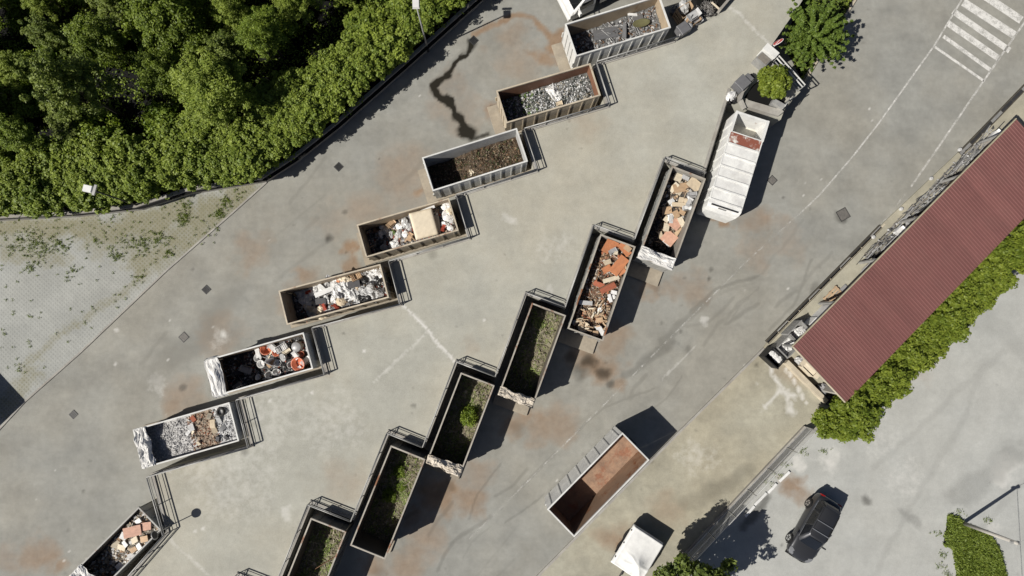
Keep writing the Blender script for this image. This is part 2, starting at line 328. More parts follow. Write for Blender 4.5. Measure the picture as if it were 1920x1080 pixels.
def axis(lo, hi, step, far): return np.concatenate([[-far, -far/2, lo-12], np.arange(lo, hi, step), [hi+12, far/2, far]])
tag(sheet_from_arrays('road', axis(-37, 37, .14, 160), axis(-19, 23, .14, 160), 0.0, M_ROAD), kind='structure')

def W(pts, z=0.0): return [P(a, b, z) for a, b in pts]
# turf paver lot (left)
KERB_L = [(-300, 1130), (0, 804), (47, 753), (151, 661), (314, 506), (440, 396), (500, 342)]
WALL_L = [(-420, 430), (0, 412), (150, 404), (270, 391), (360, 362), (500, 339), (560, 300), (640, 236), (760, 130), (905, 0), (1010, -95)]
STAINS = [(RUST, p, r, s) for p, r, s in (([(0, 430), (200, 430), (400, 395), (470, 355)], 38, .8), ([(270, 500), (420, 400)], 34, .7), ([(60, 700), (0, 760)], 26, .5), ([(40, 690), (120, 620), (300, 500)], 12, .45), ([(0, 470), (110, 480)], 24, .5), ([(180, 440), (330, 470)], 50, .5))]
tag(poly_sheet('paver_lot', W(KERB_L+[(360, 362), (270, 391), (150, 404), (0, 412), (-420, 430)]), .03, M_PAVE, .3), kind='structure')
STAINS = list(STAINS_ROAD)
# raised yard strip with the shed
YARD = [(2060, 20), (1795, 286), (1655, 418), (1437, 642), (1430, 652), (1270, 810), (1062, 1022), (1000, 1085), (860, 1230), (1080, 1280), (1300, 1042), (1345, 990), (1515, 808), (1600, 775), (1960, 420), (2200, 180)]
tag(poly_sheet('yard_strip', W(YARD), .10, M_YARD, .25, skirt=.1), kind='structure')
tag(poly_sheet('parking_lot', W([(1090, 1290), (1345, 1000), (1515, 816), (1600, 783), (1960, 428), (2210, 186), (2600, 186), (2600, 1700), (1090, 1700)]), .012, M_PARK, .2), kind='structure')
# wood ground behind the retaining wall
WZ = .75
tag(poly_sheet('wood_ground', W(WALL_L+[(1010, -500), (-420, -500)], WZ-.02), WZ-.02, M_SOIL, 1.0), kind='structure')

def strip(name, pts, w, z0, z1, mat, parent=None, off=0.0):
    """a wall or kerb of even width along a world polyline"""
    pts = [Vector((p[0], p[1], 0)) for p in pts]; L = []; R = []
    for i, p in enumerate(pts):
        d0 = (p-pts[i-1]).normalized() if i else (pts[1]-p).normalized(); d1 = (pts[i+1]-p).normalized() if i < len(pts)-1 else d0
        d = (d0+d1).normalized(); nrm = Vector((-d.y, d.x, 0)); k = 1/max(.5, nrm.dot(Vector((-d1.y, d1.x, 0))))
        L.append(p+nrm*(off+w/2)*k); R.append(p+nrm*(off-w/2)*k)
    mb = MB(); mb.loft([[Vector((a.x, a.y, z0)), Vector((b.x, b.y, z0)), Vector((b.x, b.y, z1)), Vector((a.x, a.y, z1))] for a, b in zip(L, R)])
    return mb.build(name, mat, parent)

tag(strip('retaining_wall', W(WALL_L), .22, 0, WZ+.12, M_CONC), 'low grey concrete retaining wall below the leafy hedge', 'wall')
tag(strip('lot_kerb', W(KERB_L), .11, 0, .06, M_CONC), kind='structure')
tag(strip('yard_kerb', W([(1655, 418), (1437, 640)]), .10, 0, .13, M_CONCW, off=.1), kind='structure')
tag(strip('yard_kerb', W([(1430, 652), (1270, 810), (1062, 1022), (1000, 1085), (860, 1230)]), .14, 0, .13, M_CONC, off=.06), kind='structure')
tag(strip('bed_kerb', W([(1507, 155), (1545, 92), (1603, 0), (1640, -60)]), .13, 0, .13, M_CONCW), kind='structure')

# ------------------------------------------------------------------ containers: footprint from the rim corners
PLZ = 1.6
class Box: pass
def frame(name, TL, TR, BR, BL, rim, row):
    """rim corners in photo order; ux points to the platform end"""
    a, b, c, d = [P(*p, rim) for p in (TL, TR, BR, BL)]; o = Box(); o.name = name; o.rim = rim
    o.c = (a+b+c+d)/4
    if row == 'L': ux = ((b+c)-(a+d)); wid = ((a+b)-(c+d))
    else: ux = ((a+b)-(c+d)); wid = ((a+d)-(b+c))
    o.L = ux.length/2; o.W = wid.length/2; o.ux = ux.normalized(); o.uy = Vector((-o.ux.y, o.ux.x, 0)); o.rz = math.atan2(o.ux.y, o.ux.x); o.row = row
    return o
LROW = [frame('A', (1060, 44.5), (1238, -9.5), (1257, 51.7), (1079.5, 106), 2.6, 'L'),
        frame('B', (930, 171), (1106, 118), (1127.6, 179), (950, 230), 2.5, 'L'),
        frame('C', (791, 295), (969, 240.7), (990, 301.7), (811, 359), 2.6, 'L'),
        frame('D', (668, 422), (841, 371), (860.5, 432), (686.7, 482.5), 2.55, 'L'),
        frame('E', (521.6, 546.7), (709.6, 495), (732.6, 558), (538, 608), 2.55, 'L'),
        frame('F', (383, 675), (568, 624.4), (588, 690), (404, 744), 2.45, 'L'),
        frame('G', (247, 806), (429, 755), (449, 826), (268, 879), 2.1, 'L')]
RROW = [frame('P', (1382, 209.4), (1440.3, 227.3), (1391, 403), (1324, 385), 2.55, 'R'),
        frame('R1', (1260.5, 313), (1323.6, 332.6), (1262, 503), (1196, 483), 2.5, 'R'),
        frame('R2', (1127.6, 439.4), (1190.6, 461.5), (1132, 640), (1063, 616), 2.5, 'R'),
        frame('R3', (998, 569), (1060.8, 590), (1000, 762), (933, 741), 2.5, 'R'),
        frame('R4', (864.4, 700), (927, 721.2), (864, 890), (798, 868), 2.5, 'R'),
        frame('R5', (732.7, 836.3), (797.5, 860), (722, 1049), (656, 1023), 2.6, 'R'),
        frame('R6', (582.2, 972.5), (649.7, 995.8), (575, 1183), (507, 1160), 2.6, 'R'),
        frame('R7', (441, 1112), (508, 1135), (434, 1322), (366, 1299), 2.6, 'R')]
H = frame('H', (259, 951), (303, 993), (158, 1138), (114, 1096), 2.1, 'R')
EMPTY = frame('N', (1167.3, 810.8), (1217.7, 862.8), (1076, 1007.6), (1026, 955), 2.6, 'R')

def xsect(p, d, q, e):
    k = d.x*e.y-d.y*e.x; t = ((q.x-p.x)*e.y-(q.y-p.y)*e.x)/k; return Vector((p.x+d.x*t, p.y+d.y*t, 0))
EO, SO = .38, .45
for o in LROW: o.k = o.c+o.ux*(o.L/2+EO)-o.uy*(o.W/2+SO)
for o in RROW: o.k = o.c+o.ux*(o.L/2+EO)+o.uy*(o.W/2+SO)
LJ = [xsect(a.k, a.ux, b.k, b.uy) for a, b in zip(LROW, LROW[1:])]
RJ = [xsect(a.k, a.ux, b.k, b.uy) for a, b in zip(RROW, RROW[1:])]
Z = lambda px, py: P(px, py, PLZ)
jGH = Z(284, 889)
jGH = xsect(LROW[-1].k, LROW[-1].ux, jGH, Vector((Z(312, 996)-jGH)))
cH = Z(313, 998)
outline = []
for i, o in enumerate(LROW):
    outline.append(o.k)
    if i < len(LJ): outline.append(LJ[i])
outline += [jGH, cH, Z(222, 1100), Z(120, 1210), Z(180, 1400), Z(330, 1400)]
rr = [RROW[-1].k]
for i in range(len(RROW)-2, -1, -1):
    rr.append(RJ[i])
    if i > 0: rr.append(RROW[i].k)
outline += [Z(330, 1400).lerp(RROW[-1].k, .5)]+rr
pTop = xsect(RROW[0].k, RROW[0].ux, Z(1384, 192), Z(1462, 224)-Z(1384, 192))
outline += [pTop, Z(1464, 224), Z(1471, 206), Z(1487, 186), Z(1501, 172), Z(1437, 104), Z(1446, 86), Z(1500, 8), Z(1560, -90), Z(1470, -160), Z(1372, -2), Z(1346, 21), Z(1292, 34)]
tag(poly_sheet('platform', outline, PLZ, M_PLAT, .16, skirt=PLZ), kind='structure')

def kerb_run(pts): tag(strip('platform_kerb', pts, .18, PLZ-.3, PLZ+.07, M_CONC, off=0), kind='structure')

def railing(pts, label, h=.64, group=None, kerb=True):
    pts = [Vector((p.x, p.y, PLZ)) for p in pts]
    t = empty('railing', pts[0]); o0 = pts[0]
    for (z, r, nm) in ((h, .035, 'top_rail'), (h-.16, .018, 'lower_rail'), (.22, .018, 'lower_rail')):
        mb = MB()
        for p, q in zip(pts, pts[1:]): mb.tube(p-o0+Vector((0, 0, z)), q-o0+Vector((0, 0, z)), r, 8)
        mb.build(nm, M_STEEL, t, True)
    for p, q in zip(pts, pts[1:]):
        k = max(1, round((q-p).length/1.6))
        for i in range(k+1 if q is pts[-1] else k):
            a = p.lerp(q, i/k)-o0; MB().tube(a, a+Vector((0, 0, h)), .026, 6).build('post', M_STEEL, t)
    tag(t, label, 'railing', group); return t

# ------------------------------------------------------------------ container builder
def paint(name, rgb, rust, dirt=.3): return pmat(name, rgb, .6, 0, var=.2, scale=1.3, rust=rust, dirt=dirt, bmp=.1)
P_WHITE = paint('white_container_paint', (.66, .66, .63), .30, .25)
P_CREAM = paint('cream_container_paint', (.52, .45, .34), .42, .4)
P_RUSTY = paint('rusty_container_paint', (.30, .20, .14), .50, .4)
P_GREY = paint('grey_container_paint', (.33, .33, .31), .40, .4)
P_DGREY = paint('dark_grey_container_paint', (.12, .12, .115), .40, .3)
P_WEATH = paint('weathered_rim_paint', (.40, .37, .315), .45, .55)
I_WHITE = paint('white_inner_steel', (.50, .51, .50), .30, .45)
I_RUST = paint('rusty_inner_steel', (.215, .105, .062), .42, .3)
I_TAN = paint('tan_inner_steel', (.40, .32, .22), .40, .45)
I_GREY = paint('grey_inner_steel', (.26, .25, .225), .42, .4)
I_DARK = paint('dark_inner_steel', (.11, .095, .08), .40, .4)
M_FLOORRUST = pmat('rust_floor', (.37, .235, .155), .85, var=.4, scale=1.6, rust=.47, rustcol=(.24, .115, .07), dirt=.45)

SLZ = .16
def container(o, ext, inn, rimm, label, group, ribs=7, slab=True, slab_out=.55, floorm=None, tilt=0):
    base = SLZ if slab else 0.0
    t = empty('skip_container', (o.c.x, o.c.y, base), o.rz); hh = o.rim-base; L, Wd = o.L, o.W; th = .05
    o.base = base; o.floor = base+.22
    MB().box((0, 0, .19), (L-.1, Wd-.1, .06)).build('floor', floorm or inn, t)
    for s in (-1, 1):
        w = MB(); w.box((0, s*(Wd/2-.045), .22+(hh-.32)/2), (L-.02, .03, hh-.32)); wo = w.build('side_wall', ext, t)
        li = MB(); li.box((0, s*(Wd/2-.068), .24+(hh-.36)/2), (L-.14, .012, hh-.36)); li.build('lining', inn, wo)
        for k in range(ribs):
            x = -L/2+.35+k*(L-.7)/(ribs-1)
            MB().box((x, s*(Wd/2-.017), .18+(hh-.30)/2), (.08, .034, hh-.32)).build('rib', ext, t)
        MB().box((0, s*(Wd/2-.035), hh-.06), (L, .085, .12)).build('rim', rimm, t)
        MB().box((0, s*.53, .08), (L-.3, .1, .16)).build('skid', M_DARK, t)
    for s, nm in ((1, 'front_wall'), (-1, 'door')):
        e = MB().box((s*(L/2-.045), 0, .22+(hh-.34)/2), (.03, Wd-.16, hh-.34)).build(nm, ext, t)
        MB().box((s*(L/2-.068), 0, .24+(hh-.38)/2), (.012, Wd-.17, hh-.38)).build('lining', inn, e)
        MB().box((s*(L/2-.04), 0, hh-.06), (.085, Wd-.16, .115)).build('rim', rimm, t)
        if s < 0:
            for yy in (-Wd*.22, 0.0, Wd*.22): MB().tube((-L/2-.02, yy, .3), (-L/2-.02, yy, hh-.2), .025, 6).build('lock_bar', ext, e)
            for yy in (-Wd/2+.06, Wd/2-.06): MB().box((-L/2-.04, yy, hh*.5), (.09, .06, .5)).build('hinge', ext, e)
        else:
            for yy in (-Wd*.3, 0, Wd*.3): MB().box((L/2-.005, yy, .2+(hh-.34)/2), (.05, .08, hh-.36)).build('rib', ext, t)
            MB().tube((L/2+.12, -.3, hh*.55), (L/2+.12, .3, hh*.55), .035, 8).build('hook_bar', M_DARK, t)
    for s in (-1, 1):
        MB().tube((-L/2+.4, s*.75, .09), (-L/2+.4, s*.93, .09), .09, 12).build('roller', M_DARK, t)
    tag(t, label, 'container', group)
    if slab:
        d = (L/2+slab_out); mbs = MB(); mbs.box((0, 0, SLZ/2), (2*d, Wd+.12, SLZ)); so = mbs.build('concrete_slab', M_SLAB); so.location = (o.c.x-o.ux.x*.1, o.c.y-o.ux.y*.1, 0); so.rotation_euler.z = o.rz
        tag(so, kind='structure')
    return t
M_SLAB = pmat('slab_concrete', (.36, .315, .245), .9, var=.25, scale=.9, dirt=.4, rust=.34, rustcol=(.27, .17, .10))

def loc(o, u, v, z): return Vector((o.c.x, o.c.y, 0))+o.ux*u+o.uy*v+Vector((0, 0, z))

# ------------------------------------------------------------------ heaps and loose rubbish
M_DEBRIS = pmat('loose_debris', (1, 1, 1), .8, var=.35, scale=5, bmp=.3)
def heap(o, fz, label, cat, name, base_col, palette, n, size=(.05, .18), thin=.25, step=.12, lump=.12, stick=0.0, seed=1, umin=-1, umax=1):
    """a heap of uncountable small stuff: lumpy bed + small pieces, one object"""
    rg = random.Random(seed); o.fz = fz; hl, hw = o.L/2-.085, o.W/2-.085
    def zz(u, v):
        return o.floor+max(.02, fz(u/hl, v/hw))+lump*2*(float(fbm(u*1.9+seed*3.1, v*1.9+seed))-.5)+lump*.7*(float(vnoise(u*7+seed, v*7))-.5)
    o.zz = lambda u, v: max(o.floor+.03, zz(u, v))
    mb = MB(); nu, nv = int(2*hl/step), int(2*hw/step); vs = []; cs = []
    for i in range(nu+1):
        for j in range(nv+1):
            u = -hl+2*hl*i/nu; v = -hw+2*hw*j/nv; vs.append((u, v, o.zz(u, v)-o.base))
            k = .6+.8*float(fbm(u*2.5+9, v*2.5+seed)); bc = base_col(u/hl, v/hw) if callable(base_col) else base_col
            cs.append((bc[0]*k, bc[1]*k, bc[2]*k, 1))
    fs = [(i*(nv+1)+j, (i+1)*(nv+1)+j, (i+1)*(nv+1)+j+1, i*(nv+1)+j+1) for i in range(nu) for j in range(nv)]
    mb.v = vs; mb.f = fs; mb.c = cs
    for _ in range(n):
        u = rg.uniform(umin, umax)*(hl-.08); v = rg.uniform(-1, 1)*(hw-.08)
        pal = palette(u/hl, v/hw) if callable(palette) else palette
        c = rg.choice(pal); s = rg.uniform(*size)*rg.uniform(.6, 1.2); k = rg.uniform(.75, 1.2)
        R = Euler((rg.uniform(-.6, .6), rg.uniform(-.6, .6), rg.uniform(0, 6.28))).to_matrix()
        if rg.random() < stick: sz = (s*rg.uniform(2.5, 5), s*.22, s*.2)
        else: sz = (s, s*rg.uniform(.4, 1), s*rg.uniform(thin*.5, thin*1.6))
        zc = o.zz(u, v)-o.base+sz[2]*.3
        mx = max(sz)/2
        u = max(-hl+mx*.75, min(hl-mx*.75, u)); v = max(-hw+mx*.75, min(hw-mx*.75, v))
        i0 = len(mb.v); mb.box((u, v, zc), sz, R, (c[0]*k, c[1]*k, c[2]*k), taper=rg.uniform(.6, 1)); cc = Vector((u, v, zc))
        for q_ in range(i0, i0+8): mb.v[q_] = tuple(cc+(Vector(mb.v[q_])-cc)*rg.uniform(.55, 1.15))
    ob = mb.build(name, M_DEBRIS); ob.location = (o.c.x, o.c.y, o.base); ob.rotation_euler.z = o.rz
    return tag(ob, label, cat, kind='stuff')

ITEM_COL = {'white': (.72, .72, .70), 'cream': (.66, .58, .44), 'tan': (.52, .36, .22), 'beige': (.58, .48, .34), 'orange': (.55, .22, .10), 'red': (.40, .07, .04), 'brick': (.42, .13, .07), 'terracotta': (.62, .19, .10),
            'grey': (.30, .30, .30), 'lgrey': (.48, .48, .47), 'dgrey': (.07, .07, .075), 'black': (.015, .015, .016), 'brown': (.16, .09, .05), 'olive': (.13, .125, .06), 'green': (.09, .14, .035), 'wood': (.50, .36, .23), 'blue': (.12, .2, .36), 'steel': (.34, .34, .335), 'pink': (.6, .35, .25)}
def imat(c, kind='plain'):
    rgb = ITEM_COL[c]
    return pmat('%s_%s' % (c, kind), rgb, {'film': .35, 'metal': .35}.get(kind, .7), .6 if kind == 'metal' else 0, var=.22, scale=3.5, dirt=.18, bmp=.2)

_cache = {}
def cached(key, fn):
    if key not in _cache: _cache[key] = fn()
    return _cache[key]
def crumple(seed, r, sub=3, sq=(1, 1, .7), amp=.35, fr=2.2):
    bm = bmesh.new(); bmesh.ops.create_icosphere(bm, subdivisions=sub, radius=1.0)
    off = Vector((seed*7.3, seed*3.1, seed))
    for v in bm.verts:
        p = v.co.copy(); k = 1+amp*(mnoise.noise(p*fr+off))+amp*.6*abs(mnoise.noise(p*fr*2.3+off))-amp*.25*abs(mnoise.noise(p*fr*5+off))
        q = p*k*r; v.co = Vector((q.x*sq[0], q.y*sq[1], max(q.z*sq[2], -.35*r)))
    vs = [tuple(v.co+Vector((0, 0, .3*r))) for v in bm.verts]; fs = [tuple(v.index for v in f.verts) for f in bm.faces]; bm.free(); return vs, fs
def me_sack(c, var, kind='film'):
    def f():
        vs, fs = crumple(var+sum(map(ord, c)) % 7, .30, 3); return mesh('sack', vs, fs, imat(c, kind), [(1, 1, 1, 1)]*len(vs), False)
    return cached(('sack', c, var, kind), f)
def me_film(c, var):
    def f():
        n = 15; vs = []; off = Vector((var*5.1, var*2.2, 0))
        for i in range(n):
            for j in range(n):
                u, v = i/(n-1)-.5, j/(n-1)-.5; r = 1+.35*mnoise.noise(Vector((u*2, v*2, 3))+off)
                z = .26*(.5+mnoise.noise(Vector((u*3.2, v*3.2, 0))+off))*(1.15-2*max(abs(u), abs(v)))+.10*abs(mnoise.noise(Vector((u*9, v*9, 1))+off))
                vs.append((u*r, v*r, max(.005, z)))
        fs = [(i*n+j, (i+1)*n+j, (i+1)*n+j+1, i*n+j+1) for i in range(n-1) for j in range(n-1)]
        m = mesh('film', vs, fs, imat(c, 'film'), [(1, 1, 1, 1)]*len(vs)); return m
    return cached(('film', c, var), f)
def me_board(c, var, kind='plain'):
    def f():   # unit board, slightly warped and chipped at a corner
        rg = random.Random(var*13+5); vs = []; n = 5
        for k in (0, 1):
            for i in range(n):
                for j in (-.5, .5):
                    x = i/(n-1)-.5; w = rg.uniform(-.03, .03); vs.append((x*(1+w*.6), j*(1+w), k+.35*math.sin(x*3.1+var)*.6))
        q = 2*n; fs = []
        for i in range(n-1):
            a = 2*i; fs += [(a, a+1, a+3, a+2), (q+a, q+a+2, q+a+3, q+a+1), (a, a+2, q+a+2, q+a), (a+1, q+a+1, q+a+3, a+3)]
        fs += [(0, q, q+1, 1), (2*n-2, 2*n-1, q+2*n-1, q+2*n-2)]
        return mesh('board', vs, fs, imat(c, kind), [(1, 1, 1, 1)]*len(vs))
    return cached(('board', c, var, kind), f)
def me_carton(c, kind='plain'):
    def f():   # open box: walls, bottom and flaps
        mb = MB(); t = .03
        mb.box((0, 0, .02), (1, 1, .04)); mb.box((-.5+t/2, 0, .5), (t, 1, .96)); mb.box((.5-t/2, 0, .5), (t, 1, .96)); mb.box((0, -.5+t/2, .5), (1-2*t, t, .96)); mb.box((0, .5-t/2, .5), (1-2*t, t, .96))
        mb.box((-.66, 0, 1.02), (.34, .96, .02), Matrix.Rotation(.35, 3, 'Y')); mb.box((.6, 0, 1.08), (.3, .96, .02), Matrix.Rotation(-.9, 3, 'Y'))
        mb.box((0, .1, .90), (.9, .8, .02), Matrix.Rotation(.12, 3, 'X'))
        return mb.me('carton', imat(c, kind))
    return cached(('carton', c, kind), f)
def me_basin(c):
    def f():
        return MB().lathe([(.0, .03), (.33, .03), (.46, .42), (.52, .44), (.52, .40), (.49, .38), (.36, 0), (0, 0)], 18, caps=False).me('basin', imat(c, 'film'), True)
    return cached(('basin', c), f)
def me_barrel(c):
    def f():
        return MB().lathe([(.02, 1), (.42, 1), (.44, .97), (.44, .93), (.49, .8), (.5, .5), (.49, .2), (.44, .05), (.42, 0), (.02, 0)], 18).me('barrel', imat(c, 'film'), True)
    return cached(('barrel', c), f)
def me_crate(c):
    def f():
        mb = MB()
        for s in (-1, 1):
            for z in (.1, .45, .8, 1): mb.box((0, s*.48, z-.04), (1, .04, .16)); mb.box((s*.48, 0, z-.04), (.04, .92, .16))
            for q in (-1, 1): mb.box((s*.47, q*.47, .5), (.065, .065, .98))
        for k in range(6): mb.box((-.42+.168*k, 0, .03), (.1, .92, .04)); mb.box((0, -.42+.168*k, .035), (.92, .06, .04))
        return mb.me('crate', imat(c, 'film'))
    return cached(('crate', c), f)
def me_chair(c):
    def f():   # moulded garden chair
        mb = MB(); mb.box((0, 0, .45), (.46, .44, .04)); mb.box((-.25, 0, .72), (.04, .42, .5), Matrix.Rotation(-.2, 3, 'Y'))
        for s in (-1, 1):
            mb.box((0, s*.25, .64), (.48, .06, .03))
            for q in (-1, 1): mb.tube((q*.2, s*.22, .45), (q*.25, s*.25, 0), .025, 6); mb.tube((q*.2, s*.25, .45), (q*.2, s*.25, .64), .02, 6)
        return mb.me('chair', imat(c, 'film'))
    return cached(('chair', c), f)
def me_pipe(c):
    def f(): return MB().tube((-.5, 0, 0), (.5, 0, 0), 1, 8).me('pipe', imat(c, 'metal'), True)
    return cached(('pipe', c), f)
def me_tyre():
    def f():
        mb = MB(); rings = []
        for i in range(20):
            a = 6.2832*i/20; rings.append([Vector(((.24+.085*math.cos(b))*math.cos(a), (.24+.085*math.cos(b))*math.sin(a), .09+.085*math.sin(b))) for b in [6.2832*k/8 for k in range(8)]])
        mb.loft(rings+[rings[0]], caps=False); return mb.me('tyre', M_RUBBER, True)
    return cached(('tyre',), f)

def put(o, name, me, px, py, label, cat, group, scale=(1, 1, 1), yaw=0., tilt=.15, dz=0., rg=random, clampm=.25):
    """lay a thing on container o's heap where the photo shows it"""
    z = o.base+1.0
    for _ in range(4):
        p = P(px, py, z); d = Vector((p.x-o.c.x, p.y-o.c.y, 0)); u, v = d.dot(o.ux), d.dot(o.uy)
        u = max(-o.L/2+clampm, min(o.L/2-clampm, u)); v = max(-o.W/2+clampm, min(o.W/2-clampm, v)); z = o.zz(u, v)
    ob = link(name, me); ob.location = loc(o, u, v, z+dz); ob.scale = scale
    ob.rotation_euler = (rg.uniform(-tilt, tilt), rg.uniform(-tilt, tilt), yaw)
    return tag(ob, label, cat, group)
def put_board(o, name, c, a, b, wpx, label, cat, group, th=.03, dz=.05, tilt=.10, kind='plain'):
    """flat board from pixel a to pixel b (its long axis), wpx wide"""
    mx, my = (a[0]+b[0])/2, (a[1]+b[1])/2; s = 1/30.0
    Lm = math.hypot(b[0]-a[0], b[1]-a[1])*s; yaw = -math.atan2(b[1]-a[1], b[0]-a[0])
    hw = .10+.5*min(Lm, wpx*s)
    return put(o, name, me_board(c, random.randrange(4), kind), mx, my, label, cat, group, (Lm, wpx*s, th), yaw, tilt, dz, clampm=min(hw, o.W/2-.1))
def zp(ox, oy, k): return lambda x, y: (ox+x/k, oy+y/k)

def tarp(o, c, u0, u1, label, seed=0, over=.12, lift=.10, rough=1.0):
    """tarpaulin rolled back in folds over the rim at one end"""
    nu, nv = 46, 30; vs = []; hw = o.W/2+over; rg = random.Random(seed); ph = [rg.uniform(0, 6) for _ in range(4)]
    for i in range(nu+1):
        for j in range(nv+1):
            s = i/nu; t = j/nv; u = u0+(u1-u0)*s; v = -hw+2*hw*t
            q = Vector((u*2.2+seed, v*1.1, seed)); fold = abs(math.sin(s*3.1416*3.2+1.3*math.sin(v*1.3+ph[0])+2.4*rough*mnoise.noise(q)+1.2*mnoise.noise(q*2.7)))**.7*(.4+.9*abs(mnoise.noise(q*1.3+Vector((5, 0, 0)))))
            z = o.rim+.05+lift*.5*fold+.10*rough*mnoise.noise(q*2.0)+.05*rough*abs(mnoise.noise(q*6))-.12*math.sin(t*3.1416)*0
            z -= max(0, abs(v)-(o.W/2-.02))*2.5
            if i == 0: z = o.rim-.42-.25*mnoise.noise(Vector((v*2, seed, 0)))
            if i == 1: z -= .15
            sag = math.sin(t*3.1416)*max(0, s-.55)*.5; z -= sag
            u += .10*rough*mnoise.noise(Vector((v*1.7, s*2, seed+4)))+(.05 if i == 0 else 0)
            vs.append(tuple(loc(o, u, v+.04*mnoise.noise(q*1.7), max(z, o.rim-.9))-Vector((o.c.x, o.c.y, o.rim))))
    fs = [(i*(nv+1)+j, (i+1)*(nv+1)+j, (i+1)*(nv+1)+j+1, i*(nv+1)+j+1) for i in range(nu) for j in range(nv)]
    ob = link('tarpaulin', mesh('tarpaulin', vs, fs, pmat(c+'_tarpaulin', (.74, .73, .70) if c == 'white' else (.60, .54, .45), .75, var=.15, scale=2, dirt=.3), [(1, 1, 1, 1)]*len(vs), False)); ob.location = (o.c.x, o.c.y, o.rim)
    return tag(ob, label, 'tarpaulin')

A_, B_, C_, D_, E_, F_, G_ = LROW; Pk, R1, R2, R3, R4, R5, R6, R7 = RROW
GL, GR = 'open skip containers along the wood side of the platform', 'open skip containers along the shed side of the platform'
container(A_, P_WHITE, I_TAN, P_WHITE, 'white skip container full of scrap metal beside the white truck', GL, ribs=9)
container(B_, P_CREAM, I_RUST, P_CREAM, 'cream skip container with rust-red inner wall full of cans and glass', GL, ribs=8)
container(C_, P_WHITE, I_WHITE, P_WHITE, 'clean white skip container holding brown wood chips', GL, ribs=9)
container(D_, P_CREAM, I_TAN, P_CREAM, 'cream skip container with a mattress on its rubbish', GL, ribs=8)
container(E_, P_CREAM, I_TAN, P_CREAM, 'cream skip container full of white plastic sheets and black bags', GL, ribs=8)
container(F_, P_WHITE, I_TAN, P_WHITE, 'white-rimmed skip container with red buckets and a rolled-back tarpaulin', GL, ribs=8)
container(G_, P_WHITE, I_GREY, P_WHITE, 'low white skip container of grey gravel and brick rubble', GL, ribs=8)
container(H, P_GREY, I_DARK, P_GREY, 'grey skip container of broken boards standing askew at the platform corner', GL, ribs=8)
container(R1, P_GREY, I_GREY, P_WEATH, 'skip container of tan boards next to the closed white compactor', GR, slab_out=.85)
container(R2, P_GREY, I_GREY, P_WEATH, 'skip container heaped with orange boards and broken wood', GR, slab_out=.85)
container(R3, P_DGREY, I_DARK, P_WEATH, 'dark skip container of grassy cuttings next to the heaped wood container', GR, slab_out=.85)
container(R4, P_DGREY, I_DARK, P_WEATH, 'dark skip container with one leafy green bush in its cuttings', GR, slab_out=.85)
container(R5, P_DGREY, I_DARK, P_WEATH, 'dark skip container of brown and green cuttings with a bare pale end', GR)
container(R6, P_DGREY, I_DARK, P_WEATH, 'dark skip container of cuttings with a stick across it', GR)
container(R7, P_DGREY, I_DARK, P_WEATH, 'dark skip container beyond the one with the stick', GR)
container(EMPTY, P_WHITE, paint('tan_rust_inner_steel', (.30, .20, .135), .46, .4), P_WHITE, 'empty white skip container with a bare rusty floor', None, ribs=8, slab=False, floorm=M_FLOORRUST)

desc = {'A': 'scrap metal', 'B': 'can and glass', 'C': 'wood chip', 'D': 'mattress', 'E': 'plastic sheet', 'F': 'red bucket', 'G': 'rubble', 'R1': 'tan board', 'R2': 'orange board', 'R3': 'grassy', 'R4': 'leafy bush', 'R5': 'bare-ended cuttings', 'R6': 'stick', 'R7': 'farthest cuttings'}
ins = lambda a, d: Vector((a.x, a.y, 0))+d
for i, o in enumerate(LROW):
    k = o.k; j1 = LJ[i] if i < len(LJ) else jGH; st = (LJ[i-1] if i else k)
    off = o.ux*.10-o.uy*.10; run = [ins(st, o.ux*.10-o.uy*.12), ins(k, off), ins(j1, -o.uy*.10+o.ux*.14)]
    if i == 0: run = [ins(Z(1290, 35), Vector((.1, -.1, 0))), ins(k, off), ins(j1, -o.uy*.10+o.ux*.14)]
    railing(run, 'grey steel railing around the platform end of the %s container' % desc[o.name])
    kerb_run([ins(st, o.ux*.09-o.uy*.19), ins(k, o.ux*.09-o.uy*.09), ins(j1, -o.uy*.09+o.ux*.0)] if i else [ins(k, -o.uy*.09), ins(j1, -o.uy*.09)])
dH = (cH-jGH).normalized(); nH = Vector((-dH.y, dH.x, 0))
railing([ins(jGH, nH*.1+dH*.15), ins(cH, nH*.1+Vector((.05, 0, 0))), ins(Z(222, 1100), Vector((.12, -.1, 0)))], 'grey steel railing around the corner by the askew board container')
kerb_run([ins(jGH, nH*.09+dH*.2), ins(cH, nH*.09), ins(Z(222, 1100), Vector((.1, -.09, 0)))])
for i, o in enumerate(RROW):
    if i == 0: continue
    k = o.k; st = RJ[i-1]; j1 = RJ[i] if i < len(RJ) else o.k-o.ux*5
    railing([ins(st, o.ux*.10+o.uy*.14), ins(k, o.ux*.10+o.uy*.10), ins(j1, o.uy*.10+o.ux*.12)], 'grey steel railing around the platform end of the %s container' % desc[o.name])
    kerb_run([ins(st, o.ux*.09+o.uy*.2), ins(k, o.ux*.09+o.uy*.09), ins(j1, o.uy*.09)])
kerb_run([ins(pTop, Pk.uy*.15+Pk.ux*.6), ins(RJ[0], Pk.uy*.15)])

rnd = random.Random(11)
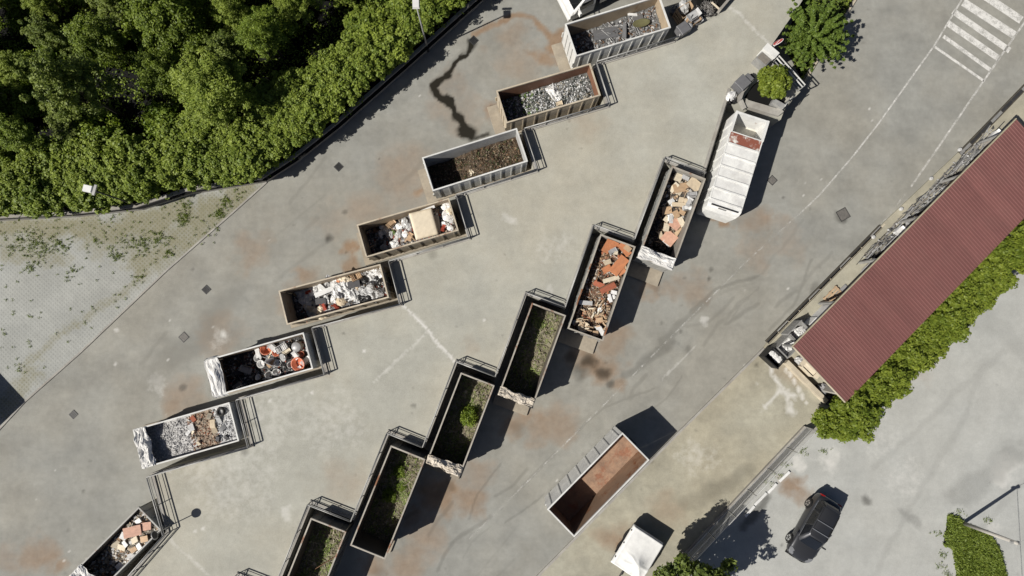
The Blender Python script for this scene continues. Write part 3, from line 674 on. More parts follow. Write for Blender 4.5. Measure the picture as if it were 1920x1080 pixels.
# ---- A: scrap metal
heap(A_, lambda u, v: .75+.35*u+.1*v, 'tangle of small scrap metal pieces in the white container by the truck', 'scrap metal', 'scrap_metal', (.13, .13, .125), [(.30, .30, .30), (.42, .42, .41), (.12, .12, .12), (.06, .06, .06), (.55, .55, .53), (.20, .12, .07)], 900, (.06, .28), .2, stick=.35, seed=3)
z4 = zp(1000, 0, 4.155); g = 'scrap in the white container by the truck'
put_board(A_, 'steel_sheet', 'grey', z4(460, 290), z4(660, 250), 20, 'flat grey steel sheet on the scrap metal heap', 'metal sheet', g, .03, .12, kind='metal')
put_board(A_, 'steel_sheet', 'lgrey', z4(705, 195), z4(700, 315), 7, 'bright bent steel strip standing across the scrap metal heap', 'metal sheet', g, .10, .2, kind='metal')
put_board(A_, 'steel_sheet', 'white', z4(725, 130), z4(805, 130), 5, 'white enamel panel on the scrap metal heap', 'metal sheet', g, .05, .22)
put_board(A_, 'steel_sheet', 'grey', z4(770, 160), z4(850, 140), 10, 'dark grey steel plate beside the white enamel panel', 'metal sheet', g, .03, .2, kind='metal')
ob = put(A_, 'dish', me_basin('olive'), *z4(835, 195), 'olive green oval dish on the scrap metal heap', 'dish', None, (1.1, .55, .25), .2, .1, .15)
for k in range(14):
    x, y = rnd.uniform(480, 980), rnd.uniform(130, 330); y -= (x-480)*.12
    put(A_, 'pipe', me_pipe(rnd.choice(['steel', 'lgrey', 'brown'])), *z4(x, y), 'thin metal pipe lying loose on the scrap metal heap', 'pipe', 'loose pipes on the scrap metal heap', (rnd.uniform(.5, 1.3), .018, .018), rnd.uniform(0, 3.1), .15, .12, clampm=.6)
# ---- B: cans and glass
heap(B_, lambda u, v: .80+.25*u, 'bed of white and dark cans and broken glass with green weeds', 'cans', 'cans', (.14, .14, .13),
     lambda u, v: ([(.10, .17, .03)]*3+[(.3, .32, .25), (.5, .5, .48)] if u < -.25 and v > -.8 and random.random() < .35 else [(.66, .67, .65), (.5, .5, .48), (.25, .26, .25), (.08, .09, .08), (.04, .05, .04), (.7, .7, .69), (.35, .32, .25)]), 2300, (.05, .15), .7, seed=4)
z7 = zp(930, 100, 7.2); put(B_, 'crumpled_film', me_film('white', 1), *z7(780, 540), 'white crumpled plastic sheet on the cans and glass', 'plastic sheet', None, (1.15, .6, .9), -1.0, .05, .03, clampm=.6)
put(B_, 'carton', me_carton('beige'), *z7(855, 690), 'small beige cardboard box on the cans and glass', 'box', None, (.28, .28, .2), .3, .1, .02)
# ---- C: wood chips
heap(C_, lambda u, v: .35+.55*max(0, min(1, (u+.55)*1.6)), 'brown wood chips filling the clean white container', 'wood chips', 'wood_chips', (.075, .05, .03), [(.14, .085, .045), (.09, .056, .03), (.045, .035, .02), (.18, .125, .075), (.25, .20, .14), (.06, .07, .025)], 2600, (.04, .16), .4, stick=.3, seed=5)
z7 = zp(780, 220, 6.75); put(C_, 'crumpled_film', me_film('cream', 2), *z7(705, 690), 'pale crumpled rag on the wood chips', 'rag', None, (.35, .45, .5), .4, .05, .02)
put(C_, 'stick', me_pipe('wood'), *z7(560, 665), 'thin pale stick on the wood chips', 'stick', None, (.95, .02, .02), .22, .03, .04, clampm=.55)
# ---- D: mattress
heap(D_, lambda u, v: .35+.85*max(0, min(1, (u+.75)*1.0)), 'small mixed rubbish under the mattress', 'rubbish', 'mixed_rubbish', (.12, .11, .10), [(.6, .6, .58), (.45, .42, .36), (.2, .2, .2), (.08, .08, .08), (.35, .25, .16), (.5, .5, .52), (.3, .08, .05)], 1100, (.06, .22), .35, stick=.15, seed=6)
z7 = zp(660, 350, 7.2); g = 'rubbish in the mattress container'
def mattress():
    mb = MB(); nx, ny = 12, 14; L2, W2, t = .66, .82, .10; top = []
    for i in range(nx+1):
        for j in range(ny+1):
            x = -L2+2*L2*i/nx; y = -W2+2*W2*j/ny; e = min(L2-abs(x), W2-abs(y)); k = 1-max(0, 1-e/.10)**2*.45
            top.append((x, y, t*k+.018*math.sin(x*16)*math.sin(y*16)*min(1, e/.1)))
    n2 = len(top); mb.v = top+[(p[0], p[1], -t*.55) for p in top]; mb.c = [(1, 1, 1, 1)]*(2*n2); m = ny+1
    for i in range(nx):
        for j in range(ny): a = i*m+j; mb.f += [(a, a+m, a+m+1, a+1), (n2+a, n2+a+1, n2+a+m+1, n2+a+m)]
    bd = [i*m for i in range(nx+1)]+[nx*m+j for j in range(1, m)]+[i*m+ny for i in range(nx-1, -1, -1)]+[j for j in range(ny-1, 0, -1)]
    for a, b in zip(bd, bd[1:]+bd[:1]): mb.f.append((a, n2+a, n2+b, b))
    return mb.me('mattress', pmat('mattress_cloth', (.72, .63, .48), .85, var=.10, scale=3), True)
mo = put(D_, 'mattress', mattress(), *z7(985, 520), 'cream quilted mattress lying across the rubbish', 'mattress', None, (1.12, 1.04, 1.1), .27, 0, .46, clampm=.55); mo.rotation_euler = (.10, .05, .27)
put_board(D_, 'board', 'cream', z7(1150, 400), z7(1185, 640), 7, 'long cream board wedged beside the mattress', 'board', None, .04, .25)
put_board(D_, 'board', 'white', z7(930, 330), z7(1120, 255), 5, 'white board edge sticking out behind the mattress', 'board', None, .06, .45, 0)
for x, y, s, c in ((1270, 250, 1.0, 'white'), (1290, 400, 1.2, 'white'), (1260, 520, 1.0, 'white'), (1340, 450, .9, 'lgrey'), (1330, 560, .8, 'white'), (1345, 330, .8, 'cream'), (400, 640, .9, 'white'), (410, 530, .7, 'white'), (470, 590, .9, 'lgrey'), (520, 660, .9, 'lgrey'), (720, 490, 1.0, 'lgrey'), (640, 640, 1.0, 'lgrey'), (580, 780, 1.2, 'white'), (440, 820, .8, 'lgrey'), (650, 540, .9, 'white'), (600, 720, .7, 'white'), (720, 640, .7, 'white'), (380, 760, .9, 'dgrey'), (560, 620, .6, 'green'), (770, 530, .8, 'lgrey'), (340, 850, .7, 'dgrey')):
    put(D_, 'sack', me_sack(c, rnd.randrange(3)), *z7(x, y), {'white': 'white crumpled plastic sack in the mattress container', 'lgrey': 'pale grey crumpled sack in the mattress container', 'dgrey': 'dark grey sack in the mattress container', 'green': 'green plastic bag in the mattress container', 'cream': 'cream rag bundle in the mattress container'}[c], 'sack', g+', '+c, (s, s*rnd.uniform(.7, 1.1), s*.75), rnd.uniform(0, 6), .3, .0)
for x, y, s, c in ((530, 510, .42, 'tan'), (320, 560, .33, 'brown'), (800, 680, .35, 'tan'), (1230, 570, .3, 'red')):
    put(D_, 'carton', me_carton(c), *z7(x, y), '%s box among the rubbish of the mattress container' % {'tan': 'tan cardboard', 'brown': 'dark brown', 'red': 'red'}[c], 'box', g if c == 'tan' else None, (s, s*.8, s*.6), rnd.uniform(0, 3), .25, .05)
for a, b in (((470, 520), (560, 420)), ((720, 760), (800, 620)), ((750, 620), (860, 740)), ((480, 640), (530, 740)), ((240, 830), (330, 790))): put_board(D_, 'slat', 'wood', z7(*a), z7(*b), 2.2, 'thin wooden slat in the mattress container', 'slat', 'slats in the mattress container', .03, .2, .2)
# ---- E: sheets and bags
heap(E_, lambda u, v: .30+.85*max(0, min(1, (u+.75)*1.1)), 'small mixed rubbish under the plastic sheets', 'rubbish', 'mixed_rubbish', (.11, .11, .105), [(.66, .66, .64), (.5, .5, .48), (.2, .2, .2), (.05, .05, .05), (.45, .33, .2), (.6, .6, .6), (.35, .08, .05)], 1100, (.06, .22), .35, stick=.15, seed=8)
z7 = zp(510, 480, 7.2)
put_board(E_, 'foam_beam', 'white', z7(610, 540), z7(880, 425), 9, 'long white foam beam lying on plastic sheets', 'foam beam', None, .16, .25, .03)
put_board(E_, 'foam_beam', 'white', z7(650, 390), z7(740, 470), 7, 'short white foam beam meeting the long one', 'foam beam', None, .14, .22, .03)
put_board(E_, 'panel', 'dgrey', z7(1040, 400), z7(1200, 370), 13, 'flat dark grey panel between beige basket and sheets', 'panel', None, .05, .22, .05)
put_board(E_, 'panel', 'dgrey', z7(600, 620), z7(740, 600), 11, 'dark grey mat near the foam beam', 'panel', None, .04, .18, .1)
put(E_, 'basket', me_crate('tan'), *z7(1150, 275), 'tan woven plastic basket at the side of the sheet container', 'basket', None, (.62, .5, .25), .5, .15, .2)
for x, y, s, c in ((1250, 325, 1.0, 'black'), (1345, 385, .9, 'dgrey'), (1430, 315, .9, 'black'), (1440, 430, .8, 'black'), (1210, 560, .9, 'black'), (1300, 580, .9, 'black'), (940, 520, .9, 'dgrey'), (1490, 470, .7, 'dgrey'), (790, 560, .7, 'black'), (460, 800, .7, 'dgrey'), (300, 690, .8, 'dgrey'), (350, 800, .6, 'dgrey')):
    put(E_, 'rubbish_bag', me_sack(c, rnd.randrange(3)), *z7(x, y), '%s knotted rubbish bag in the sheet container' % {'black': 'black', 'dgrey': 'dark grey'}[c], 'bag', 'bags in the sheet container, '+c, (s, s*.9, s*.8), rnd.uniform(0, 6), .25)
for x, y, s, c in ((410, 500, 1.0, 'white'), (400, 440, .8, 'white'), (480, 590, 1.1, 'white'), (570, 420, .9, 'white'), (590, 380, .6, 'white'), (770, 370, 1.1, 'lgrey'), (700, 360, .9, 'white'), (900, 400, 1.1, 'white'), (970, 440, 1.0, 'white'), (1050, 540, .8, 'white'), (1150, 590, .6, 'white'), (1340, 310, .8, 'white'), (1390, 240, 1.0, 'white'), (1280, 210, .8, 'white'), (1370, 510, 1.2, 'lgrey'), (1220, 500, 1.0, 'lgrey'), (530, 690, .9, 'cream'), (660, 760, .9, 'cream'), (560, 770, .8, 'lgrey'), (790, 730, .7, 'lgrey'), (760, 590, .7, 'white'), (880, 570, .9, 'white'), (1000, 320, .8, 'cream'), (940, 320, .6, 'orange'), (1180, 420, .6, 'beige'), (1420, 180, .7, 'white'), (640, 460, .7, 'lgrey'), (1120, 500, .8, 'lgrey')):
    put(E_, 'plastic_sheet', me_film(c, rnd.randrange(4)), *z7(x, y), '%s crumpled plastic sheet in the sheet container' % {'white': 'white', 'lgrey': 'grey translucent', 'cream': 'cream', 'orange': 'orange', 'beige': 'beige'}[c], 'plastic sheet', 'sheets in the sheet container, '+c, (s*.9, s*.75, s*.9), rnd.uniform(0, 6), .2, .06)
uo = put(E_, 'folded_umbrella', MB().lathe([(.02, .06), (.10, .10), (.30, .05), (.42, 0), (.0, .0)], 8, caps=False).me('folded_umbrella', imat('beige', 'cloth')), *z7(940, 610), 'small beige opened umbrella on the plastic sheets', 'umbrella', None, (.8, .8, 1.2), 0, .2, .15)
for x, y in ((520, 490), (870, 690), (720, 690)): put(E_, 'carton', me_carton('red'), *z7(x, y), 'small dark red box in the sheet container', 'box', 'red boxes in the sheet container', (.3, .2, .15), rnd.uniform(0, 3), .3, .1)
# ---- F: buckets
heap(F_, lambda u, v: .25+.85*max(0, min(1, (u+.35)*1.3)), 'small mixed rubbish under the red buckets', 'rubbish', 'mixed_rubbish', (.06, .06, .058), [(.6, .6, .58), (.3, .3, .3), (.12, .12, .12), (.05, .05, .05), (.25, .18, .12), (.5, .5, .5), (.4, .1, .05)], 900, (.06, .2), .4, stick=.25, seed=9)
z6 = zp(370, 600, 6.75); g = 'plastic goods in the red bucket container'
for x, y, s, c, nm in ((905, 375, .75, 'terracotta', 'large red basin'), (1020, 405, .5, 'terracotta', 'small red bucket'), (1310, 540, .85, 'terracotta', 'wide red tub'), (1030, 555, .45, 'white', 'round white basin'), (830, 550, .5, 'white', 'round white basin'), (1195, 545, .5, 'white', 'round white basin'), (795, 725, .4, 'white', 'round white basin'), (915, 680, .5, 'white', 'round white basin'), (1020, 640, .5, 'white', 'round white basin'), (800, 480, .55, 'lgrey', 'grey basin'), (1120, 460, .5, 'lgrey', 'grey basin'), (1330, 440, .4, 'brick', 'small dark red pot')):
    put(F_, 'basin', me_basin(c), *z6(x, y), nm+' in the red bucket container', 'basin', g+', '+nm, (s, s, s), rnd.uniform(0, 6), .5 if c != 'terracotta' else .25, .06)
put(F_, 'crate', me_crate('white'), *z6(1090, 360), 'white slatted crate in the red bucket container', 'crate', None, (.66, .42, .28), .55, .12, .12)
put(F_, 'barrel', me_barrel('grey'), *z6(1280, 330), 'dark grey barrel standing in the red bucket container', 'barrel', None, (.68, .68, .45), 0, .12, -.1, clampm=.42)
put(F_, 'chair', me_chair('white'), *z6(900, 520), 'white plastic garden chair tipped over on the rubbish', 'chair', None, (1.0, 1.0, 1.0), 1.2, .1, .02).rotation_euler = (.5, .35, 1.2)
for x, y, s, c in ((1390, 510, .42, 'white'), (800, 420, .38, 'white'), (970, 340, .42, 'white'), (1265, 440, .36, 'white'), (960, 540, .36, 'tan'), (1290, 615, .25, 'white'), (1150, 390, .35, 'cream'), (630, 620, .5, 'grey'), (545, 825, .4, 'grey'), (530, 670, .4, 'dgrey')):
    put(F_, 'carton', me_carton(c), *z6(x, y), '%s box in the red bucket container' % {'white': 'white', 'tan': 'tan', 'cream': 'cream', 'grey': 'grey', 'dgrey': 'dark grey'}[c], 'box', g+' boxes, '+c, (s, s*.85, s*.6), rnd.uniform(0, 3), .3, .08)
for x, y in ((940, 610), (1080, 540), (1110, 590), (1190, 620), (780, 600), (850, 620)): put(F_, 'rubbish_bag', me_sack('black', rnd.randrange(3)), *z6(x, y), 'black rubbish bag in the red bucket container', 'bag', 'bags in the red bucket container', (.7, .6, .5), rnd.uniform(0, 6), .2)
put_board(F_, 'plank', 'cream', z6(930, 480), z6(1000, 340), 3, 'cream plank leaning in the red bucket container', 'plank', None, .03, .35, .25)
tarp(F_, 'white', -F_.L/2-.10, -F_.L/2+.75, 'white striped tarpaulin rolled back on the red bucket container', 2, rough=.5)
# ---- G: rubble
heap(G_, lambda u, v: 1.22+.16*max(-1, min(1, u*1.2)), 'grey gravel and tan brick rubble with white plaster dust', 'rubble', 'rubble', lambda u, v: (.56, .55, .53) if u < .1 else ((.34, .27, .20) if u < .55 else (.66, .66, .65)),
     lambda u, v: [(.52, .51, .49), (.60, .59, .57), (.66, .65, .63)] if u < 0 else ([(.40, .27, .18), (.5, .36, .26), (.42, .18, .11), (.48, .42, .33), (.3, .24, .18)] if u < .6 else [(.78, .78, .76), (.7, .7, .69), (.4, .4, .4), (.6, .58, .54)]), 3200, (.025, .11), .6, seed=12, lump=.10)
z7 = zp(240, 740, 7.2)
for x, y, s, c in ((865, 445, .36, 'white'), (830, 510, .25, 'white'), (890, 495, .25, 'cream'), (965, 645, .22, 'cream'), (1160, 390, .42, 'beige'), (1170, 470, .35, 'beige'), (1240, 340, .3, 'lgrey'), (1100, 290, .3, 'cream'), (890, 330, .3, 'brick'), (1280, 450, .35, 'grey'), (1340, 570, .25, 'dgrey'), (1220, 590, .25, 'dgrey')):
    put(G_, 'rubble_block', me_board(c, rnd.randrange(4)), *z7(x, y), '%s broken block on the rubble' % {'white': 'white', 'cream': 'cream', 'beige': 'beige', 'lgrey': 'pale grey', 'brick': 'brick red', 'grey': 'grey', 'dgrey': 'dark grey'}[c], 'block', 'blocks on the rubble, '+c, (s*1.2, s*.8, .14), rnd.uniform(0, 3), .3, .0)
put(G_, 'tyre', me_tyre(), *z7(1265, 230), 'small black tyre at the end of the rubble container', 'tyre', None, (.9, .9, .9), 0, .2, .0, clampm=.4)
tarp(G_, 'white', -G_.L/2+.02, -G_.L/2+.82, 'bright white crumpled tarpaulin at the end of the rubble container', 5, rough=1.7, lift=.16, over=.02)
# ---- H: boards askew
heap(H, lambda u, v: .7+.6*max(-.5, min(1, u*1.3+.2)), 'broken plaster and board pieces in the askew container', 'rubble', 'rubble', (.16, .14, .11), [(.6, .55, .45), (.5, .4, .28), (.66, .65, .62), (.3, .27, .22), (.42, .28, .17), (.7, .7, .68)], 900, (.07, .26), .35, seed=13)
z4 = zp(60, 840, 4.5)
put_board(H, 'board', 'pink', z4(815, 700), z4(950, 670), 18, 'large pinkish brown board in the askew container', 'board', None, .04, .35); put_board(H, 'board', 'pink', z4(950, 650), z4(1030, 640), 14, 'small pinkish board beside the large one', 'board', None, .04, .3)
put_board(H, 'board', 'white', z4(770, 720), z4(820, 740), 12, 'white board under the large pinkish one', 'board', None, .05, .2)
for x, y, c, s in ((770, 830, 'cream', .5), (910, 610, 'white', .4), (750, 985, 'white', .45), (930, 840, 'white', .5), (880, 770, 'cream', .5), (800, 800, 'white', .4), (720, 800, 'cream', .5), (960, 760, 'tan', .5), (850, 900, 'white', .4), (870, 850, 'tan', .4)):
    put(H, 'board_piece', me_board(c, rnd.randrange(4)), *z4(x, y), '%s broken board piece in the askew container' % c, 'board', 'pieces in the askew container, '+c, (s, s*.7, .05), rnd.uniform(0, 3), .3, .12)
tarp(H, 'white', -H.L/2+.05, -H.L/2+1.55, 'white tarpaulin hanging over the end of the askew container', 7, over=.03, rough=1.2)
# ---- R1: tan boards
heap(R1, lambda u, v: .45+.95*max(0, min(1, u*.8+.45))-.15*v, 'small splinters and scraps under the tan boards', 'wood scraps', 'wood_scraps', (.07, .06, .05), [(.5, .38, .25), (.42, .3, .19), (.6, .52, .4), (.66, .64, .6), (.12, .1, .09), (.3, .2, .13), (.04, .04, .04)], 900, (.06, .26), .3, stick=.25, seed=14)
z5 = zp(1190, 290, 4.693)
for a, b, w, c in (((500, 220), (590, 300), 20, 'beige'), ((330, 310), (480, 280), 17, 'tan'), ((345, 180), (410, 210), 16, 'cream'), ((305, 330), (370, 260), 10, 'cream'), ((360, 320), (400, 350), 10, 'cream'), ((320, 440), (470, 455), 8, 'beige'), ((235, 500), (320, 490), 14, 'tan'), ((320, 650), (395, 570), 20, 'pink'), ((250, 700), (340, 780), 24, 'pink'), ((400, 560), (435, 640), 10, 'cream'), ((340, 500), (370, 560), 12, 'tan'), ((245, 640), (295, 650), 16, 'cream'), ((250, 560), (290, 590), 10, 'cream'), ((380, 400), (460, 420), 12, 'beige'), ((460, 360), (490, 450), 5, 'white'), ((210, 680), (230, 740), 8, 'beige'), ((360, 720), (410, 640), 5, 'wood'), ((345, 700), (400, 650), 4, 'wood'), ((240, 760), (300, 815), 5, 'white'), ((385, 500), (430, 530), 9, 'tan'), ((290, 430), (340, 400), 8, 'white'), ((410, 190), (470, 220), 8, 'lgrey')):
    put_board(R1, 'board', c, z5(*a), z5(*b), w, {'beige': 'beige laminate board', 'tan': 'tan chipboard', 'cream': 'cream board', 'pink': 'light brown cabinet panel', 'white': 'narrow white board', 'wood': 'bare wooden plank', 'lgrey': 'pale grey board'}[c]+' in the tan board container', 'board', 'boards in the tan board container, '+c, .035, .12+.1*rnd.random(), .16)
for x, y, c in ((505, 365, 'steel'), (300, 560, 'white'), (440, 470, 'white'), (470, 430, 'lgrey')): put(R1, 'carton', me_carton(c), *z5(x, y), '%s box in the tan board container' % {'steel': 'steel grey', 'white': 'white', 'lgrey': 'pale grey'}[c], 'box', 'boxes in the tan board container, '+c, (.4, .3, .25), rnd.uniform(0, 3), .3, .08)
for x, y in ((180, 640), (150, 680), (210, 600), (230, 830), (290, 860), (320, 830), (190, 790)): put(R1, 'rubbish_bag', me_sack('black', rnd.randrange(3)), *z5(x, y), 'black rubbish bag in the tan board container', 'bag', 'bags in the tan board container', (.85, .75, .7), rnd.uniform(0, 6), .2)
tarp(R1, 'white', -R1.L/2-.05, -R1.L/2+.72, 'torn white tarpaulin rolled back on the tan board container', 9, over=.04, rough=1.0)
# ---- R2: orange boards and wood
heap(R2, lambda u, v: 1.55+.10*u-.25*max(0, v), 'splintered wood scraps under the orange boards', 'wood scraps', 'wood_scraps', (.13, .09, .06), [(.5, .35, .22), (.42, .28, .17), (.6, .5, .38), (.66, .62, .55), (.2, .12, .08), (.3, .18, .1), (.45, .16, .08)], 1100, (.06, .22), .3, stick=.45, seed=15, lump=.2)
z5 = zp(1050, 420, 4.693)
for a, b, w, c in (((430, 150), (510, 180), 16, 'orange'), ((380, 255), (440, 150), 14, 'orange'), ((520, 180), (600, 280), 13, 'orange'), ((450, 440), (570, 300), 19, 'orange'), ((370, 420), (440, 380), 12, 'orange'), ((500, 440), (560, 400), 12, 'orange'), ((560, 200), (610, 240), 10, 'tan'), ((370, 510), (510, 470), 8, 'cream'), ((345, 600), (480, 535), 11, 'brick'), ((290, 520), (380, 550), 9, 'brick'), ((270, 610), (540, 460), 2, 'brown'), ((430, 240), (500, 250), 12, 'cream'), ((380, 350), (440, 330), 9, 'beige'), ((160, 690), (280, 700), 8, 'lgrey'), ((310, 850), (370, 840), 9, 'tan'), ((350, 910), (395, 990), 8, 'white'), ((310, 920), (350, 900), 8, 'white'), ((280, 960), (330, 960), 9, 'tan'), ((420, 620), (440, 690), 6, 'white'), ((440, 600), (490, 610), 7, 'white'), ((570, 360), (580, 410), 6, 'tan'), ((590, 200), (550, 160), 6, 'brown')):
    put_board(R2, 'board', c, z5(*a), z5(*b), w, {'orange': 'orange-brown veneer panel', 'tan': 'tan chipboard piece', 'cream': 'cream board', 'brick': 'dark orange-red panel', 'brown': 'long dark brown bar', 'beige': 'beige board', 'lgrey': 'pale grey plank', 'white': 'white board piece'}[c]+' on the orange board heap', 'board', 'boards on the orange board heap, '+c, .035, .2+.15*rnd.random(), .14)
for k in range(46):
    x, y = rnd.uniform(130, 430), rnd.uniform(690, 950); x = max(120+(950-y)*.22, min(x, 480-(y-690)*.18)); a = rnd.choice([rnd.uniform(-.3, .5), rnd.uniform(-1.3, -.8), rnd.uniform(0, 3.1)]); l2 = rnd.uniform(10, 38)
    dx, dy = math.cos(a)*l2, math.sin(a)*l2
    put_board(R2, 'wood_batten', rnd.choice(['wood', 'wood', 'tan', 'cream']), z5(x-dx, y-dy), z5(x+dx, y+dy), rnd.uniform(1.4, 3.2), 'narrow wooden batten on the heap at the open end of the orange board container', 'batten', 'battens on the orange board heap', .03, .18+.2*rnd.random(), .2)
put(R2, 'wire_basket', me_basin('beige'), *z5(195, 930), 'round beige wicker seat on the battens', 'seat', None, (.72, .6, .3), .2, .1, .2, clampm=.45)
put(R2, 'carton', me_carton('steel'), *z5(455, 245), 'grey metal sink unit on the orange boards', 'sink', None, (.35, .3, .12), .5, .1, .35)
for x, y in ((440, 660), (350, 750), (130, 865), (470, 640)): put(R2, 'sack', me_sack('white', rnd.randrange(3)), *z5(x, y), 'white crumpled sack on the orange board heap', 'sack', 'sacks on the orange board heap', (.6, .5, .45), rnd.uniform(0, 6), .2, .1)
# ---- R3..R7: garden cuttings
def cut(o, seed, base, lbl, f=None, n=1900):
    heap(o, f or (lambda u, v: .12+.60*max(0, min(1, u*.9+.55))-.10*v), lbl, 'garden waste', 'garden_cuttings', base, lambda u, v: ([(.20, .27, .06), (.26, .33, .09), (.13, .18, .04), (.32, .36, .15)] if fbm(u*3+seed, v*2+seed) > .59 else [(.30, .26, .18), (.24, .20, .14), (.38, .34, .26), (.16, .14, .09), (.18, .20, .07), (.20, .26, .06)]), n, (.05, .18), .25, stick=.5, seed=seed)
cut(R3, 21, (.20, .185, .11), 'grassy cuttings heaped in the dark container beside the orange boards'); cut(R4, 22, (.22, .20, .12), 'flat cuttings around the leafy bush')
cut(R5, 23, (.18, .165, .10), 'brown and green cuttings in the bare-ended container', lambda u, v: .08+.75*max(0, min(1, u*1.1+.45))-.15*v); cut(R6, 24, (.18, .165, .10), 'cuttings under the stick'); cut(R7, 25, (.085, .08, .05), 'cuttings in the farthest container', n=500)
tarp(R3, 'cream', -R3.L/2-.06, -R3.L/2+.50, 'ragged pale tarpaulin on the end of the grassy container', 31, over=.03, rough=1.8, lift=.14); tarp(R4, 'cream', -R4.L/2-.06, -R4.L/2+.50, 'ragged pale tarpaulin on the end of the leafy bush container', 33, over=.03, rough=1.8, lift=.14)
put(R6, 'stick', me_pipe('brown'), 612, 1053, 'dark stick lying across the cuttings', 'stick', None, (1.5, .03, .03), .55, .05, .25, clampm=.7)
for o_, b_ in ((R2, 3),): pass

# ------------------------------------------------------------------ closed compactor
def compactor(o):
    t = empty('compactor_container', (o.c.x, o.c.y, 0), o.rz); L, Wd, hh = o.L, o.W, o.rim
    pw = paint('white_compactor_paint', (.74, .74, .71), .345, .3); pr = pmat('rusted_white_panel', (.70, .68, .62), .7, var=.2, scale=2.2, rust=.57, rustcol=(.21, .07, .045), dirt=.2)
    hop = 1.35; x1 = L/2; x0 = x1-hop
    MB().box((0, 0, .25), (L-.1, Wd-.14, .3)).build('chassis', M_DARK, t)
    for s in (-1, 1): MB().box((.1, s*(Wd/2-.04), .4+(hh-.4)/2), (L-.22, .06, hh-.4)).build('side_wall', pw, t)
    for k in range(8):
        for s in (-1, 1): MB().box((-L/2+.5+k*.72, s*(Wd/2+.015), .4+(hh-.46)/2), (.09, .05, hh-.46)).build('rib', pw, t)
    MB().box((x1-.04, 0, .4+(hh-.4)/2), (.06, Wd-.15, hh-.4)).build('front_wall', pw, t); MB().box((x0+.03, 0, 1.0+(hh-1.03)/2), (.06, Wd-.15, hh-1.03)).build('hopper_wall', pw, t)
    MB().box((x0+hop/2, 0, 1.0), (hop-.12, Wd-.15, .05)).build('hopper_floor', pmat('hopper_floor_paint', (.70, .67, .58), .7, var=.15, dirt=.3, rust=.2), t)
    for s in (-1, 1): MB().box((x0+hop/2, s*(Wd/2-.06), hh+.03), (hop+.05, .14, .07)).build('rim', pw, t)
    MB().box((x1-.06, 0, hh+.03), (.14, Wd-.27, .068)).build('rim', pw, t)
    n = 6; xs = [-L/2+.45+(x0+L/2-.45)*i/n for i in range(n+1)]
    for i in range(n):
        a, b = xs[i], xs[i+1]; pn = MB().box(((a+b)/2, 0, hh-.05), (b-a-.03, Wd-.15, .05)).build('roof_panel', pr if i == n-1 else pw, t)
        if i == n-1: pn['label'] = 'heavily rusted roof panel next to the hopper'
        MB().box((a, 0, hh-.005), (.09, Wd-.14, .09)).build('roof_rib', pw, t)
    # rounded tailgate
    ring = []
    for x, w, z0, z1 in ((-L/2+.42, Wd-.02, .35, hh), (-L/2+.2, Wd-.0, .35, hh-.02), (-L/2-.02, Wd-.06, .4, hh-.15), (-L/2-.16, Wd-.2, .55, hh-.5), (-L/2-.2, Wd-.3, .7, hh-1.0)):
        ring.append([Vector((x, -w/2, z0)), Vector((x, w/2, z0)), Vector((x, w/2, z1)), Vector((x, -w/2, z1))])
    d = MB().loft(ring).build('tailgate', pw, t); MB().box((-L/2+.12, 0, hh+.03), (.07, Wd*.8, .05)).build('hinge_bar', M_DARK, d)
    MB().box((-L/2+.02, .1, hh-.08), (.06, .5, .05)).build('handle', M_STEEL, d)
    # cable loop on the side
    pts = [Vector((-L/2+.75+.16*math.cos(a), Wd/2+.02+.10*math.sin(a), hh-.1)) for a in [6.2832*i/10 for i in range(11)]]
    mb = MB()
    for p, q in zip(pts, pts[1:]): mb.tube(p, q, .02, 5)
    mb.build('cable_loop', M_GALV, t); tag(t, 'closed white waste compactor with a rust-stained roof and open hopper', 'compactor')
compactor(Pk)

# ------------------------------------------------------------------ plants
def leaf_mesh(name, centers, radii, per, size, mat, seed, up=.6, droop=0., elong=1.5):
    rg = np.random.default_rng(seed); C = np.repeat(np.array(centers), per, 0); Rr = np.repeat(np.array(radii), per)
    n = len(C); d = rg.normal(size=(n, 3)); d /= np.linalg.norm(d, axis=1)[:, None]; rad = rg.random(n)**.45
    p = C+d*(rad*Rr)[:, None]*np.array([1, 1, .8])
    nr = d*.6+rg.normal(size=(n, 3))*.55+np.array([0, 0, up]); nr /= np.linalg.norm(nr, axis=1)[:, None]
    a = rg.normal(size=(n, 3)); a -= nr*(a*nr).sum(1)[:, None]; a /= np.linalg.norm(a, axis=1)[:, None]; b = np.cross(nr, a)
    s = size*rg.uniform(.6, 1.35, n)[:, None]
    v = np.stack([p-a*s*.5*elong, p+b*s*.42+nr*s*.08, p+a*s*.5*elong-nr*s*.12, p-b*s*.42+nr*s*.08], 1).reshape(-1, 3)
    tint = np.clip(.5+.32*rg.normal(size=n)+.30*np.repeat(rg.normal(size=len(centers)), per)*.6, 0, 1); cols = np.ones((n, 4, 4), np.float32); cols[:, :, :3] = tint[:, None, None]
    me = bpy.data.meshes.new(name); me.vertices.add(4*n); me.vertices.foreach_set('co', v.astype(np.float32).ravel()); me.loops.add(4*n); me.loops.foreach_set('vertex_index', np.arange(4*n, dtype=np.int32))
    me.polygons.add(n); me.polygons.foreach_set('loop_start', np.arange(0, 4*n, 4, dtype=np.int32)); me.update(calc_edges=True)
    at = me.color_attributes.new('tint', 'FLOAT_COLOR', 'POINT'); at.data.foreach_set('color', cols.ravel()); me.materials.append(mat); return me
